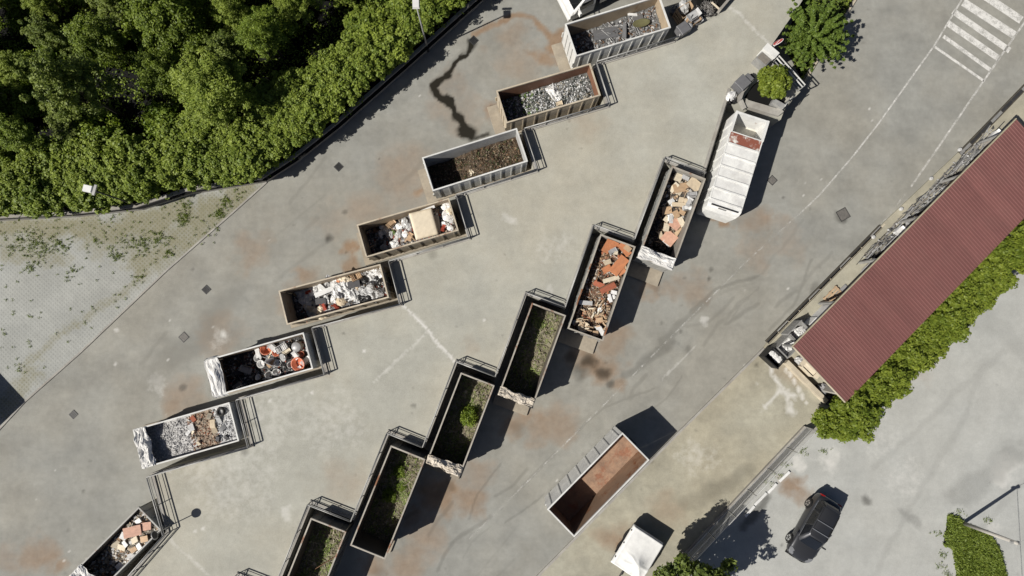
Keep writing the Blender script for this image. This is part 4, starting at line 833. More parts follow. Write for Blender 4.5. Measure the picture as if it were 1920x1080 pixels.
def clumps(rg, n, rx, ry, rz, zc, inner=.55, cr=(.28, .5), lowcut=-.45):
    cs, rs = [], []
    while len(cs) < n:
        d = Vector((rg.gauss(0, 1), rg.gauss(0, 1), rg.gauss(.15, 1))).normalized(); k = rg.uniform(inner, 1.0)
        if d.z < lowcut: continue
        w = 1+.25*mnoise.noise(d*2.0+Vector((rg.random()*.01, 0, zc))); cs.append((d.x*rx*k*w, d.y*ry*k*w, zc+d.z*rz*k*w)); rs.append(rg.uniform(*cr))
    return cs, rs
L_HEDGE = leaf_mat('hedge_leaves', (.10, .15, .018), (.28, .34, .055), .30)
L_WOOD = leaf_mat('wood_leaves', (.08, .135, .013), (.24, .305, .04), .30)
L_WOODS = [L_WOOD, leaf_mat('dark_wood_leaves', (.065, .105, .011), (.19, .245, .03), .27), leaf_mat('pale_wood_leaves', (.12, .175, .022), (.31, .37, .065), .32), leaf_mat('grey_wood_leaves', (.085, .125, .02), (.225, .27, .055), .25)]
L_LAUREL = leaf_mat('laurel_leaves', (.082, .122, .012), (.23, .275, .035), .28)
L_TREE = leaf_mat('bed_tree_leaves', (.05, .09, .015), (.145, .205, .032), .25)
L_GRASS = leaf_mat('grass_blades', (.085, .13, .018), (.20, .25, .04), .25)
M_BARK = pmat('bark', (.09, .07, .05), .95, var=.4, scale=6, bmp=.5)
_plants = {}
def plant_proto(key, rx, ry, rz, zc, ncl, per, size, mat, seed, cr, trunk_h, up=.6, elong=1.5, inner=.55):
    rg = random.Random(seed); cs, rs = clumps(rg, ncl, rx, ry, rz, zc, inner, cr)
    crown = leaf_mesh('crown', cs, rs, per, size, mat, seed, up, 0, elong); mb = MB()
    base = Vector((0, 0, 0)); top = Vector((.1, -.05, zc))
    mb.tube(base, top, .05+.02*zc, 8, .04)
    for c in cs[::max(1, len(cs)//12)]:
        c = Vector(c); s0 = base.lerp(top, rg.uniform(.35, .9)); m = s0.lerp(c, .5)+Vector((0, 0, .12)); mb.tube(s0, m, .035, 5, .022); mb.tube(m, c, .022, 5, .008)
    _plants[key] = (crown, mb.me('trunk', M_BARK, True))
def plant(name, key, p, label, cat, group, s=(1, 1, 1), rz=0.):
    t = empty(name, p, rz); t.scale = s; link('crown', _plants[key][0], t); link('trunk', _plants[key][1], t); return tag(t, label, cat, group)
for k in range(4):
    plant_proto('tree%d' % k, 1.6+.15*k, 1.9-.15*k, 2.0+.2*k, 3.4, (190, 140, 210, 160)[k], (120, 130, 120, 110)[k], (.068, .092, .06, .08)[k], L_WOODS[k], 40+k, ((.14, .48), (.2, .55), (.12, .45), (.12, .40))[k], 2, 1.1, (1.8, 1.4, 2.2, 1.8)[k], .3)
    plant_proto('hedge%d' % k, 1.2, 1.2, .7, 1.15, 120, 85, (.14, .115, .13, .10)[k], L_HEDGE, 60+k, (.12, .36), .8, 1.2, 1.25, .30)
    plant_proto('shrub%d' % k, 1.1, 1.1, .9, .8, 40, 90, .13, L_WOOD, 80+k, (.3, .55), .6, .6, 1.3)
    plant_proto('laurel%d' % k, 1.2, 1.2, 1.1, 1.75, 150, 80, .105, L_LAUREL, 100+k, (.12, .34), 1, 1.2, 1.6, .5)
def inside(p, poly):
    c = False; j = len(poly)-1
    for i in range(len(poly)):
        a, b = poly[i], poly[j]
        if (a.y > p.y) != (b.y > p.y) and p.x < (b.x-a.x)*(p.y-a.y)/(b.y-a.y)+a.x: c = not c
        j = i
    return c
rg = random.Random(5)
wall_w = W(WALL_L, 0); wood_poly = wall_w+[P(1010, -330), P(-330, -330)]
# hedge shrubs along the wall
acc = 0
for p, q in zip(wall_w, wall_w[1:]):
    d = (q-p); Ld = d.length; d = d/Ld; nrm = Vector((-d.y, d.x, 0)); s = 1.0-acc
    while s < Ld:
        for row, (off, sc) in enumerate(((.95, 1.0), (2.1, 1.0), (3.2, 1.0))):
            c = p+d*(s+rg.uniform(-.25, .25)+row*.6)+nrm*(off+rg.uniform(-.12, .15)); k = sc*rg.uniform(.92, 1.12)
            if row and rg.random() < (.12, .12, .45)[row]: continue
            plant('hedge_shrub', 'hedge%d' % rg.randrange(4), (c.x, c.y, WZ-.02), ['bright green broad-leaved hedge shrub growing along the retaining wall', 'bright green hedge shrub in the second row behind the wall', 'bright green hedge shrub at the foot of the wood trees'][row], 'shrub', ['hedge shrubs along the retaining wall', 'second row of hedge shrubs', 'hedge shrubs at the foot of the wood'][row], (k, k, k*rg.uniform(.85, 1.1)), rg.uniform(0, 6.28))
        s += 1.25
    acc = Ld-(s-1.25)
# trees of the wood
pts = []; tries = 0
while len(pts) < 56 and tries < 20000:
    tries += 1; c = Vector((rg.uniform(-41, 3), rg.uniform(5, 28), 0))
    if not inside(c, wood_poly): continue
    if min((abs((q-p_).x*(p_-c).y-(p_-c).x*(q-p_).y)/(q-p_).length for p_, q in zip(wall_w, wall_w[1:])), default=9) < 0: continue
    dmin = 99
    for p_, q in zip(wall_w, wall_w[1:]):
        e = q-p_; t_ = max(0, min(1, (c-p_).dot(e)/e.length_squared)); dmin = min(dmin, (p_+e*t_-c).length)
    if dmin < 4.3 or any((c-o2).length < 2.5 for o2 in pts): continue
    pts.append(c)
for i, c in enumerate(pts):
    k = rg.uniform(.62, 1.2); lbl = 'small feathery tree' if k < .8 else ('medium-sized feathery tree' if k < 1.0 else 'large spreading tree')
    plant('wood_tree', 'tree%d' % rg.randrange(4), (c.x, c.y, WZ-.02), lbl+' of the wood behind the hedge', 'tree', 'trees of the wood behind the hedge, '+lbl, (k*rg.uniform(.85, 1.15), k*rg.uniform(.85, 1.15), k*rg.uniform(.8, 1.25)), rg.uniform(0, 6.28))
n2 = 0; tries = 0
while n2 < 70 and tries < 5000:
    tries += 1; c = Vector((rg.uniform(-40, 2), rg.uniform(5, 27), 0))
    if not inside(c, wood_poly): continue
    dmin = min((p_+(q-p_)*max(0, min(1, (c-p_).dot(q-p_)/(q-p_).length_squared))-c).length for p_, q in zip(wall_w, wall_w[1:]))
    if dmin < 3.3: continue
    n2 += 1; k = rg.uniform(.7, 1.3)
    plant('undergrowth_shrub', 'shrub%d' % rg.randrange(4), (c.x, c.y, WZ-.02), 'low leafy undergrowth shrub between the trees of the wood', 'shrub', 'undergrowth between the trees of the wood', (k, k, k), rg.uniform(0, 6.28))

# ground cover of the wood
gc = []
while len(gc) < 4200:
    c = Vector((rg.uniform(-38, 4), rg.uniform(4, 24), WZ))
    if inside(c, wood_poly) and fbm(c.x*.5, c.y*.5) > .38: gc.append((c.x, c.y, c.z+.08))
tag(link('ground_cover', leaf_mesh('ground_cover', gc, [.32]*len(gc), 9, .12, L_WOOD, 19, .9, 0, 1.4)), 'low leafy ground cover under the trees of the wood', 'ground cover', kind='stuff')
# laurel hedge beside the shed
hl = W([(1528, 800), (1580, 753), (1642, 690), (1705, 630), (1773, 564), (1832, 500), (1886, 447), (1950, 382)])
for i, (p, q) in enumerate(zip(hl, hl[1:])):
    n_ = max(1, round((q-p).length/1.25))
    for k in range(n_):
        c = p.lerp(q, (k+.5)/n_)+Vector((rg.uniform(-.2, .2), rg.uniform(-.2, .2), 0)); s = 1.05 if i else 1.12
        plant('laurel_shrub', 'laurel%d' % rg.randrange(4), (c.x, c.y, .012), 'dense yellow-green laurel shrub of the hedge beside the red roof', 'shrub', 'laurel hedge beside the red-roofed shed', (s*rg.uniform(.85, 1.1), s*rg.uniform(.85, 1.1), s*rg.uniform(.75, .95)), rg.uniform(0, 6.28))

# single trees
rgb_ = random.Random(9); cs_, rs_ = [], []
for b_ in range(120):
    az = rgb_.uniform(0, 6.28); el = math.asin(rgb_.uniform(-.05, .98)); Lb = rgb_.uniform(1.6, 2.5)*(1-.25*math.sin(el))
    for q_ in range(7):
        f_ = .25+.75*q_/6; r_ = Lb*f_; cs_.append((r_*math.cos(el)*math.cos(az), r_*math.cos(el)*math.sin(az), 1.4+r_*math.sin(el)*1.15)); rs_.append(.20*(1.1-f_)+.05)
mb = MB(); mb.tube((0, 0, 0), (0, 0, 1.7), .12, 8, .06)
for i_ in range(3, len(cs_), 7): mb.tube((0, 0, 1.2), cs_[i_], .035, 5, .012)
_plants['bedtree'] = (leaf_mesh('crown', cs_, rs_, 34, .085, L_TREE, 130, .7, 0, 2.2), mb.me('trunk', M_BARK, True))
bt = P(1522, 68, 1.6); plant('bed_tree', 'bedtree', (bt.x, bt.y, .1), 'bushy green tree in the kerbed grass bed by the zebra crossing', 'tree', None, (1.1, 1.1, 1.1), .4)
plant_proto('roundbush', 1.0, 1.0, .85, .95, 60, 190, .12, L_LAUREL, 131, (.22, .38), .7, .8, 1.6, .45)
rb = P(1436, 168, PLZ); plant('round_bush', 'roundbush', (rb.x, rb.y, PLZ), 'round bright green bush in the planter above the compactor', 'shrub', None, (1, 1, 1), 0)
plant_proto('yardtree', 2.0, 2.0, 1.5, 2.9, 90, 120, .15, leaf_mat('yard_tree_leaves', (.04, .065, .012), (.14, .18, .035), .2), 132, (.25, .55), 3, .5, 1.4, .4)
yt = P(1272, 1064, .1); plant('yard_tree', 'yardtree', (yt.x, yt.y, .1), 'dark leafy tree beside the white covered trailer', 'tree', None, (1.22, 1.2, 1.08), .3)
tb = P(1292, 2, .1); plant('corner_tree', 'roundbush', (tb.x, tb.y+.1, PLZ-.6), 'light green bush hanging over junk at the platform corner', 'shrub', None, (1.15, 1.0, 1.2), 1)
tb = P(1345, -20, .1); plant('corner_tree', 'roundbush', (tb.x, tb.y+.2, .0), 'small bush behind the concrete planter by the ramp', 'shrub', None, (1.0, 1.0, 1.5), 2)
bb = R4; zb = R4.zz(.1, -.2); plant('cut_bush', 'shrub1', tuple(loc(R4, .35, -.35, zb-.1)), 'leafy green bush lying on the cuttings of a dark container', 'bush', None, (.55, .5, .55), 1)
for u_, v_, s_ in ((1.5, .1, .35), (-.2, .2, .4), (.6, -.3, .3)):
    c = loc(R5, u_, v_, R5.zz(u_, v_)-.1); plant('cut_branch', 'shrub2', tuple(c), 'small leafy branch heap in the bare-ended container', 'branches', 'leafy branches in the bare-ended container', (s_, s_, s_*.7), u_)

# grass and weeds (uncountable)
def blades(name, pts, label, size=.10, mat=L_GRASS, r=.12, per=7):
    me = leaf_mesh(name, [(p.x, p.y, p.z+.03) for p in pts], [r]*len(pts), per, size, mat, 17, .35, 0, 2.4); return tag(link(name, me), label, 'weeds', kind='stuff')
wp = []
for x, y, r, n in ((60, 455, 26, 60), (110, 460, 16, 40), (80, 465, 20, 40), (20, 462, 10, 16), (60, 500, 14, 22), (135, 505, 10, 12), (345, 410, 12, 50), (345, 385, 14, 26), (412, 400, 12, 50), (425, 378, 12, 30), (300, 445, 16, 40), (270, 460, 22, 50), (220, 480, 14, 26), (240, 455, 18, 26), (315, 475, 10, 18), (210, 425, 40, 26), (390, 430, 24, 20), (130, 520, 8, 6), (40, 690, 14, 8), (180, 450, 8, 10), (30, 430, 40, 20), (150, 425, 60, 24), (320, 380, 40, 20), (450, 365, 20, 18), (260, 520, 14, 14)):
    for _ in range(n): wp.append(P(x+rg.gauss(0, r*.6), y+rg.gauss(0, r*.5), .03))
for _ in range(150):
    x = rg.uniform(0, 440); y = rg.uniform(415, 700)
    if y < 800-x*.93-12: wp.append(P(x, y, .03))
blades('weeds', wp, 'tufts of green weeds growing through the turf pavers', .038, r=.11, per=14)
ISL = [(1778, 965), (1798, 972), (1812, 985), (1850, 1000), (1872, 1030), (1885, 1085), (1885, 1130), (1798, 1130), (1792, 1060), (1784, 1025), (1768, 1022)]
isl_w = W(ISL); tag(poly_sheet('grass_island', isl_w, .08, M_GRASSG, .5, skirt=.08), kind='structure')
bed_w = W([(1470, 85), (1503, 150), (1603, -8), (1640, -70), (1530, -90)]); tag(poly_sheet('grass_bed', bed_w, .10, M_GRASSG, .5, skirt=.1), kind='structure')
def scatter(poly, n, z):
    xs = [p.x for p in poly]; ys = [p.y for p in poly]; out = []
    while len(out) < n:
        c = Vector((rg.uniform(min(xs), max(xs)), rg.uniform(min(ys), max(ys)), z))
        if inside(c, poly): out.append(c)
    return out
blades('island_grass', scatter(isl_w, 2600, .08), 'long green grass on the traffic island below the utility pole', .08, r=.13, per=12)
blades('bed_grass', scatter(bed_w, 900, .1), 'short grass around the bushy tree in the kerbed bed', .10, r=.12, per=8)
blades('wall_weeds', [P(x+rg.gauss(0, 6), y+rg.gauss(0, 3), .02) for x, y in ((1768, 1040), (1765, 1060), (1776, 1075), (1795, 960), (1850, 975), (1760, 1000), (1475, 870), (1455, 890), (1440, 905), (1545, 845), (1505, 848)) for _ in range(12)], 'sparse dry weeds along the parking lot edges', .04, r=.14, per=7)

# ------------------------------------------------------------------ road paint, drains
RPZ = worn_paint('zebra_paint', .43)
RP1, RP2, RP3 = worn_paint('white_road_paint', .49), worn_paint('worn_road_paint', .50), worn_paint('ghost_road_paint', .575)
def ribbon(name, pts, w, mat, z, parent=None):
    pts = [Vector((p.x, p.y, 0)) for p in pts]; v = []; f = []
    for i, p in enumerate(pts):
        d = (pts[min(i+1, len(pts)-1)]-pts[max(i-1, 0)]).normalized(); n_ = Vector((-d.y, d.x, 0)); v += [(*(p+n_*w/2).xy, z), (*(p-n_*w/2).xy, z)]
    f = [(2*i, 2*i+1, 2*i+3, 2*i+2) for i in range(len(pts)-1)]
    return link(name, mesh(name, v, f, mat), parent)
tag(ribbon('road_line', W([(1840, -50), (1803, 0), (1752, 85), (1649, 229), (1600, 292)]), .11, RP1, .005), kind='structure')
tag(ribbon('road_line', W([(1537, 365), (1510, 391)]), .10, RP2, .006), kind='structure'); tag(ribbon('road_line', W([(1600, 292), (1537, 365)]), .10, RP2, .005), kind='structure')
tag(ribbon('road_line', W([(1510, 391), (1482, 416), (1400, 490), (1250, 640), (1131, 760), (980, 912), (880, 1010)]), .10, RP3, .005), kind='structure')
tag(ribbon('road_line', W([(1990, -60), (1920, 43), (1844, 152), (1760, 275), (1708, 350)]), .13, RP2, .005), kind='structure'); tag(ribbon('road_line', W([(1698, 363), (1655, 418), (1640, 440)]), .12, RP3, .005), kind='structure')
zc = tag(empty('zebra_crossing', P(1835, 75, 0)), 'worn white zebra crossing stripes on the entrance road', 'crossing'); zc['kind'] = 'structure'
for (a, b, w) in (((1806, 4), (1902, 66), 17), ((1787, 21), (1893, 95), 13), ((1778, 44), (1873, 110), 13), ((1769, 68), (1858, 132), 8), ((1753, 88), (1845, 152), 5), ((1822, -24), (1915, 38), 17)):
    s = ribbon('stripe', W([a, b]), w/28.6, RPZ, .005); s.parent = zc; s.matrix_parent_inverse = Matrix.Translation(-zc.location)
def grate(px, py, s, label, z=.0, ang=.8, bars=5, mat=None):
    t = empty('drain_grate', P(px, py, z), ang); MB().box((0, 0, .004), (s, s, .012)).build('pit', M_BLACK, t)
    for q in (-1, 1):
        MB().box((q*(s/2), 0, .012), (.05, s+.05, .022)).build('frame', M_DARK, t); MB().box((0, q*(s/2), .012), (s-.05, .05, .0215)).build('frame', M_DARK, t)
    for k in range(bars): MB().box((-s/2+s*(k+.5)/bars, 0, .013), (s/bars*.4, s-.05, .012)).build('bar', M_DARK, t)
    return tag(t, label, 'drain')
grate(635, 313, .42, 'square iron drain grate near the hedge shadow', .0); grate(387, 543, .40, 'square iron drain grate in the road beside the turf pavers'); grate(138, 777, .38, 'square iron drain grate near the corner of the turf paver lot'); grate(888, 76, .45, 'square iron drain grate at the head of the dark wet trail')
def cover(px, py, s, label, ang=.78):
    t = empty('manhole_cover', P(px, py, 0), ang); MB().box((0, 0, .005), (s, s, .012)).build('frame', M_DARK, t); MB().box((0, 0, .011), (s-.09, s-.09, .012)).build('plate', pmat('cover_plate', (.17, .16, .145), .8, .1, var=.3, scale=6), t); return tag(t, label, 'manhole cover')
cover(345, 632, .52, 'square grey manhole cover in the road beside the mixed goods containers'); cover(1448, 338, .52, 'square manhole cover beside the compactor shadow'); cover(1581, 402, .75, 'large patched manhole cover in the entrance road', .5)
def channel(pts, w, label):
    pts = W(pts); t = empty('drain_channel', pts[0]); off = pts[0]
    MBs = strip('channel', [p-off for p in pts], w, .0, .115, pmat('channel_grit', (.075, .066, .05), .95, var=.4, scale=2), t)
    d = (pts[-1]-pts[0]); n_ = int(d.length/1.0); a = math.atan2(d.y, d.x)
    for k in range(n_): MB().box(tuple(d*((k+.5)/n_)+Vector((0, 0, .12))), (1.0*d.length/n_-.04, w*.55, .02), rotz(a)).build('grating', M_DARK if k % 3 else M_STEEL, t)
    return tag(t, label, 'drain')
channel([(1650, 425), (1437, 642)], .30, 'dark drain channel with metal gratings along the shed yard')
channel([(1990, 92), (1798, 290)], .36, 'wide dark drain channel at the upper yard edge')

# ------------------------------------------------------------------ street lamps, utility pole
def lamp(base, top, lean, label):
    b = P(*base, 0); h = 5.4; t = empty('street_lamp', b); tp = P(*top, h)-b
    mb = MB(); mb.tube((0, 0, 0), (tp.x, tp.y, h), .06, 10, .04); mb.build('pole', M_GALV if lean else M_DARK, t, True); MB().tube((0, 0, 0), (0, 0, .5), .09, 10).build('base', M_DARK, t)
    a = math.atan2(tp.y, tp.x); hd = MB().box((tp.x, tp.y, h+.05), (.55, .42, .14), rotz(a), taper=.85).build('lamp_head', pmat('lamp_housing', (.68, .68, .66), .4, var=.1), t)
    MB().box((tp.x+.38*math.cos(a), tp.y+.38*math.sin(a), h+.04), (.14, .6, .08), rotz(a)).build('bracket', M_GALV, hd); return tag(t, label, 'street lamp')
lamp((270, 389), (166, 354), False, 'dark street lamp pole with pale head at the paver lot wall'); lamp((803, 96), (780, 8), True, 'pale street lamp pole with square head in front of the hedge')
ub = P(1807, 981, .08); ut = P(1906, 1018, 4.2)-ub
t = empty('utility_pole', ub); MB().tube((0, 0, 0), (ut.x, ut.y, 4.2), .13, 12, .10).build('pole', pmat('pole_concrete', (.42, .40, .36), .85, var=.2, dirt=.3), t, True); MB().box((ut.x, ut.y, 4.0), (.5, .12, .12)).build('bracket', M_STEEL, t)
MB().tube((ut.x, ut.y, 4.1), (ut.x+.1, ut.y-9, 4.0), .012, 5).build('cable', M_GALV, t); MB().tube((ut.x, ut.y, 4.15), (ut.x+14, ut.y+6, 4.6), .012, 5).build('cable', M_GALV, t); tag(t, 'leaning pale concrete utility pole at the grass island', 'pole')

# ------------------------------------------------------------------ shed with red roof
RZ = 2.9
s0, s1, s2 = P(1487.6, 649.5, RZ), P(1906, 224, RZ), P(1585.4, 763.6, RZ)
sx = (s1-s0); SL = sx.length; sx /= SL; sy = Vector((sx.y, -sx.x, 0)); SW = (s2-s0).dot(sy)
t = empty('shed', (s0.x, s0.y, 0), math.atan2(sx.y, sx.x))   # local x along the eave, local -y across the roof
M_ROOF = pmat('red_roof_sheet', (.180, .076, .069), .65, .0, var=.12, scale=.8, dirt=.10, bmp=.05)
fall = .35; npan = 20; pw_ = SL/npan; zt = lambda y: RZ-fall*(1+y/SW)
prof = []
for k in range(5):
    a = k*pw_/5; prof += [(a, 0), (a+pw_*.135, 0), (a+pw_*.15, .02), (a+pw_*.185, .02)]
prof.append((pw_-.008, 0)); mb = MB()
rings = [[Vector((x, -SW*q, z-fall*(1-q)*0+fall*(q-1)*-0-fall*(1-q)*0)) for x, z in prof] for q in (0, .33, .66, 1)]
rings = [[Vector((p.x, p.y, p.z+fall*(-p.y/SW)*-1)) for p in r] for r in rings]
mb.loft(rings, caps=False, closed=False); mb.loft([[p-Vector((0, 0, .03)) for p in r] for r in rings][::-1], caps=False, closed=False); rp = mb.me('roof_panel', M_ROOF)
for k in range(npan):
    o = link('roof_panel', rp, t); o.location = (k*pw_, 0, RZ)
MB().box((SL/2, .05, RZ-.03), (SL+.1, .07, .08)).build('gutter', pmat('gutter_paint', (.40, .36, .25), .6, var=.2), t); MB().box((-.03, -SW/2, RZ-fall/2-.03), (.05, SW, .12), Matrix.Rotation(math.atan(fall/SW), 3, 'X')).build('verge_board', P_CREAM, t)
MB().box((SL+.03, -SW/2, RZ-fall/2-.02), (.05, SW, .12), Matrix.Rotation(math.atan(fall/SW), 3, 'X')).build('verge_board', M_DARK, t)
MB().box((SL/2, -SW+.4, (RZ-fall)/2-.05), (SL-.4, .15, RZ-fall-.2)).build('back_wall', M_CONC, t); MB().box((SL-.4, -SW/2, (RZ-.4)/2-.05), (.15, SW-1.0, RZ-.55)).build('end_wall', M_CONC, t)
for k in range(6): MB().box((.35+k*(SL-.9)/5, -.35, (RZ-.1)/2), (.14, .14, RZ-.16)).build('post', M_STEEL, t)
tag(t, 'long open shed with a ribbed dark red metal roof', 'shed')
def SP(u, v, z=.1): return Vector((s0.x, s0.y, 0))+sx*u+sy*v+Vector((0, 0, z))    # v>0 goes under the roof
saz = math.atan2(sx.y, sx.x)
def solo(name, me_, p, label, cat, group=None, s=(1, 1, 1), rz=0, rx=0, ry=0):
    o = link(name, me_); o.location = p; o.scale = s; o.rotation_euler = (rx, ry, rz); return tag(o, label, cat, group)
z45 = lambda x, y, z=.1: P(1420+x/4.5, 540+y/4.5, z)
# low curved wall by the shed end
a_, b_ = z45(235, 620, .3), z45(570, 955, .3); tag(strip('low_wall', [a_, b_], .30, .1, .55, M_CONCW), 'low rounded beige wall at the open end of the shed', 'wall')
# rubbish bin with bags
o = Box(); o.c = z45(150, 590, 1.0); o.L, o.W, o.rim, o.base, o.floor, o.ux = 1.15, .85, 1.05, .1, .25, rotz(-.75) @ Vector((1, 0, 0)); o.uy = Vector((-o.ux.y, o.ux.x, 0)); o.rz = -.75
def open_bin(o, mat, label, cat='bin', name='rubbish_bin'):
    t = empty(name, (o.c.x, o.c.y, o.base), o.rz); hh = o.rim-o.base; MB().box((0, 0, .1), (o.L-.06, o.W-.06, .06)).build('floor', mat, t)
    for s in (-1, 1):
        MB().box((0, s*(o.W/2-.025), hh/2+.05), (o.L, .05, hh-.1)).build('side', mat, t); MB().box((s*(o.L/2-.025), 0, hh/2+.05), (.05, o.W-.1, hh-.1)).build('side', mat, t)
        MB().box((0, s*(o.W/2-.02), hh), (o.L+.06, .07, .05)).build('rim', mat, t)
        for q in (-1, 1): MB().tube((s*(o.L/2-.15), q*(o.W/2-.12), .07), (s*(o.L/2-.15), q*(o.W/2-.07), .07), .07, 10).build('wheel', M_RUBBER, t)
    return tag(t, label, cat)
open_bin(o, M_BLACK, 'open black bin of bags at the shed corner'); o.zz = lambda u, v: .62
for x, y, s in ((130, 545, .7), (185, 600, .8), (150, 575, .7)): put(o, 'sack', me_sack('white', rnd.randrange(3)), 1420+x/4.5, 540+y/4.5, 'white rubbish sack inside the open black bin', 'sack', 'sacks inside the black bin', (s, s, s*.6), rnd.uniform(0, 6), .2)
for k, (x, y, lab) in enumerate(((265, 490, 'open cage of crumpled white sheet metal at the roof corner'), (355, 375, 'open cage of crumpled foil beside the white freezer'))):
    q = Box(); q.c = z45(x, y, 1.1); q.L, q.W, q.rim, q.base, q.floor = 1.25, .95, 1.15, .1, .3; q.rz = saz; q.ux = sx; q.uy = Vector((-sx.y, sx.x, 0)); open_bin(q, M_STEEL, lab, 'cage', 'storage_cage'); q.zz = lambda u, v: .7
    for m in range(5): put(q, 'sheet', me_film(rnd.choice(['white', 'lgrey']), rnd.randrange(4)), 1420+(x+rnd.uniform(-45, 45))/4.5, 540+(y+rnd.uniform(-45, 45))/4.5, 'crumpled bright sheet in the cage %s' % ('at the roof corner' if k == 0 else 'beside the white freezer'), 'metal sheet', 'crumpled sheets in the cage %d' % k, (.6, .5, .6), rnd.uniform(0, 6), .3)
def appliance(lid=True):
    mb = MB(); mb.box((0, 0, .42), (1, 1, .84)); mb.box((0, 0, .90), (1.03, 1.03, .10), taper=.97); mb.box((.2, -.53, .8), (.3, .03, .05)); return mb.me('freezer', imat('white', 'enamel'))
fr = appliance()
solo('freezer', fr, z45(500, 250, .1)-Vector((0, 0, 0)), 'long white chest freezer at the shed eave', 'freezer', None, (1.75, .62, .95), saz)
solo('freezer', fr, z45(435, 305, .1), 'short white chest freezer beside the foil cage', 'freezer', None, (.7, .6, .9), saz)
solo('cabinet', me_carton('cream'), z45(395, 675, .1), 'cream cabinet behind the low beige wall', 'cabinet', None, (.95, .55, .8), -.78)
solo('sack', me_sack('black', 1), z45(620, 940, .1), 'black sack slumped at the hedge end of the low wall', 'sack', None, (1.7, 1.2, 1.2), .3); solo('sack', me_sack('grey', 2), z45(545, 860, .1), 'grey sack beside the shed gable', 'sack', None, (1.3, 1.0, 1.0), 1.3)
solo('sack', me_sack('lgrey', 0), z45(345, 610, .1), 'pale grey sack between cages and cabinet', 'sack', None, (1.0, .8, 1.0), .2); solo('tyre', me_tyre(), z45(510, 850, .1), 'black tyre beside the grey sack', 'tyre', None, (1, 1, 1.2), 0)
# pallet leaning against the shed post
def pallet(p, label, rz, rx):
    t = empty('pallet', p, rz); t.rotation_euler = (rx, 0, rz)
    for k in range(5): MB().box((0, -.4+.2*k, .13), (1.2, .12, .022)).build('slat', imat('wood', 'plain'), t)
    for k in (-.55, 0, .55): MB().box((k, 0, .06), (.1, .92, .1)).build('bearer', imat('wood', 'plain'), t)
    return tag(t, label, 'pallet')
pallet(z45(640, 75, .1)+Vector((.0, .0, .02)), 'wooden pallet lying at the shed eave', saz, 0.05)
solo('junk_panel', me_board('grey', 1), z45(720, 30, .15), 'grey panel beside the wooden pallet', 'panel', None, (.9, .5, .05), saz)
# long scrap pile along the eave: cables, profiles and appliances
u0_, u1_ = (z45(0, 0)-s0).dot(sx), 0
base_u0 = (P(1622, 490, .1)-SP(0, 0)).dot(sx); base_u1 = (P(1872, 247, .1)-SP(0, 0)).dot(sx)
mb = MB(); rq = random.Random(77)
for k in range(620):
    f = rq.random(); u = base_u0+(base_u1-base_u0)*f; v = rq.uniform(.15, 1.3); hz_ = .10+.55*rq.random()*max(.1, 1-abs(v-.7)/1.3); c = rq.choice([(.26, .26, .25), (.34, .34, .33), (.12, .12, .12), (.45, .45, .44), (.05, .05, .05), (.22, .2, .17)])
    kx = rq.random()
    if kx < .55: mb.box(SP(u, v, hz_), (rq.uniform(.5, 2.2), .035, .03), rotz(saz+rq.gauss(0, .12)) @ Matrix.Rotation(rq.gauss(0, .05), 3, 'Y'), c)
    else: mb.box(SP(u, v, hz_), (rq.uniform(.06, .24), rq.uniform(.05, .16), rq.uniform(.03, .14)), Euler((rq.gauss(0, .4), rq.gauss(0, .4), rq.uniform(0, 3))).to_matrix(), c, rq.uniform(.6, 1))
so = mb.build('scrap_pile', imat('lgrey', 'metal')); so.data.materials.clear(); so.data.materials.append(M_DEBRIS); tag(so, 'tangled bars and metal scraps heaped along the shed eave', 'scrap', kind='stuff')
for f, v, s, c, lab in ((.93, -.2, (.8, .45, .35), 'white', 'white enamel tub in the eave scrap near the upper end'), (.70, .02, (.45, .3, .4), 'cream', 'cream box in the eave scrap'), (.60, .05, (.35, .35, .35), 'tan', 'tan box in the eave scrap'), (.55, .02, (.4, .35, .4), 'lgrey', 'pale grey box in the eave scrap'), (.47, .0, (.5, .4, .45), 'grey', 'grey box in the middle of the eave scrap'), (.40, .0, (.5, .4, .45), 'dgrey', 'dark grey box in the eave scrap'), (.22, -.3, (.5, .35, .35), 'white', 'white box in the lower eave scrap'), (.05, -.1, (.5, .4, .4), 'black', 'black box at the lower end of the eave scrap'), (.31, -.05, (.4, .3, .5), 'black', 'black case in the eave scrap')):
    solo('carton', me_carton(c), SP(base_u0+(base_u1-base_u0)*f, v+.9, .3), lab, 'box', None, s, saz+rq.gauss(0, .1))
for f in (.12, .33, .56, .78): solo('concrete_foot', MB().lathe([(.18, 0), (.18, .1), (.12, .14), (0, .14)], 10).me('concrete_foot', imat('lgrey', 'plain')), SP(base_u0+(base_u1-base_u0)*f, -.2, .1), 'pale block standing in front of the eave scrap', 'block', 'pale blocks in front of the eave scrap', (.8, .7, .9), saz)

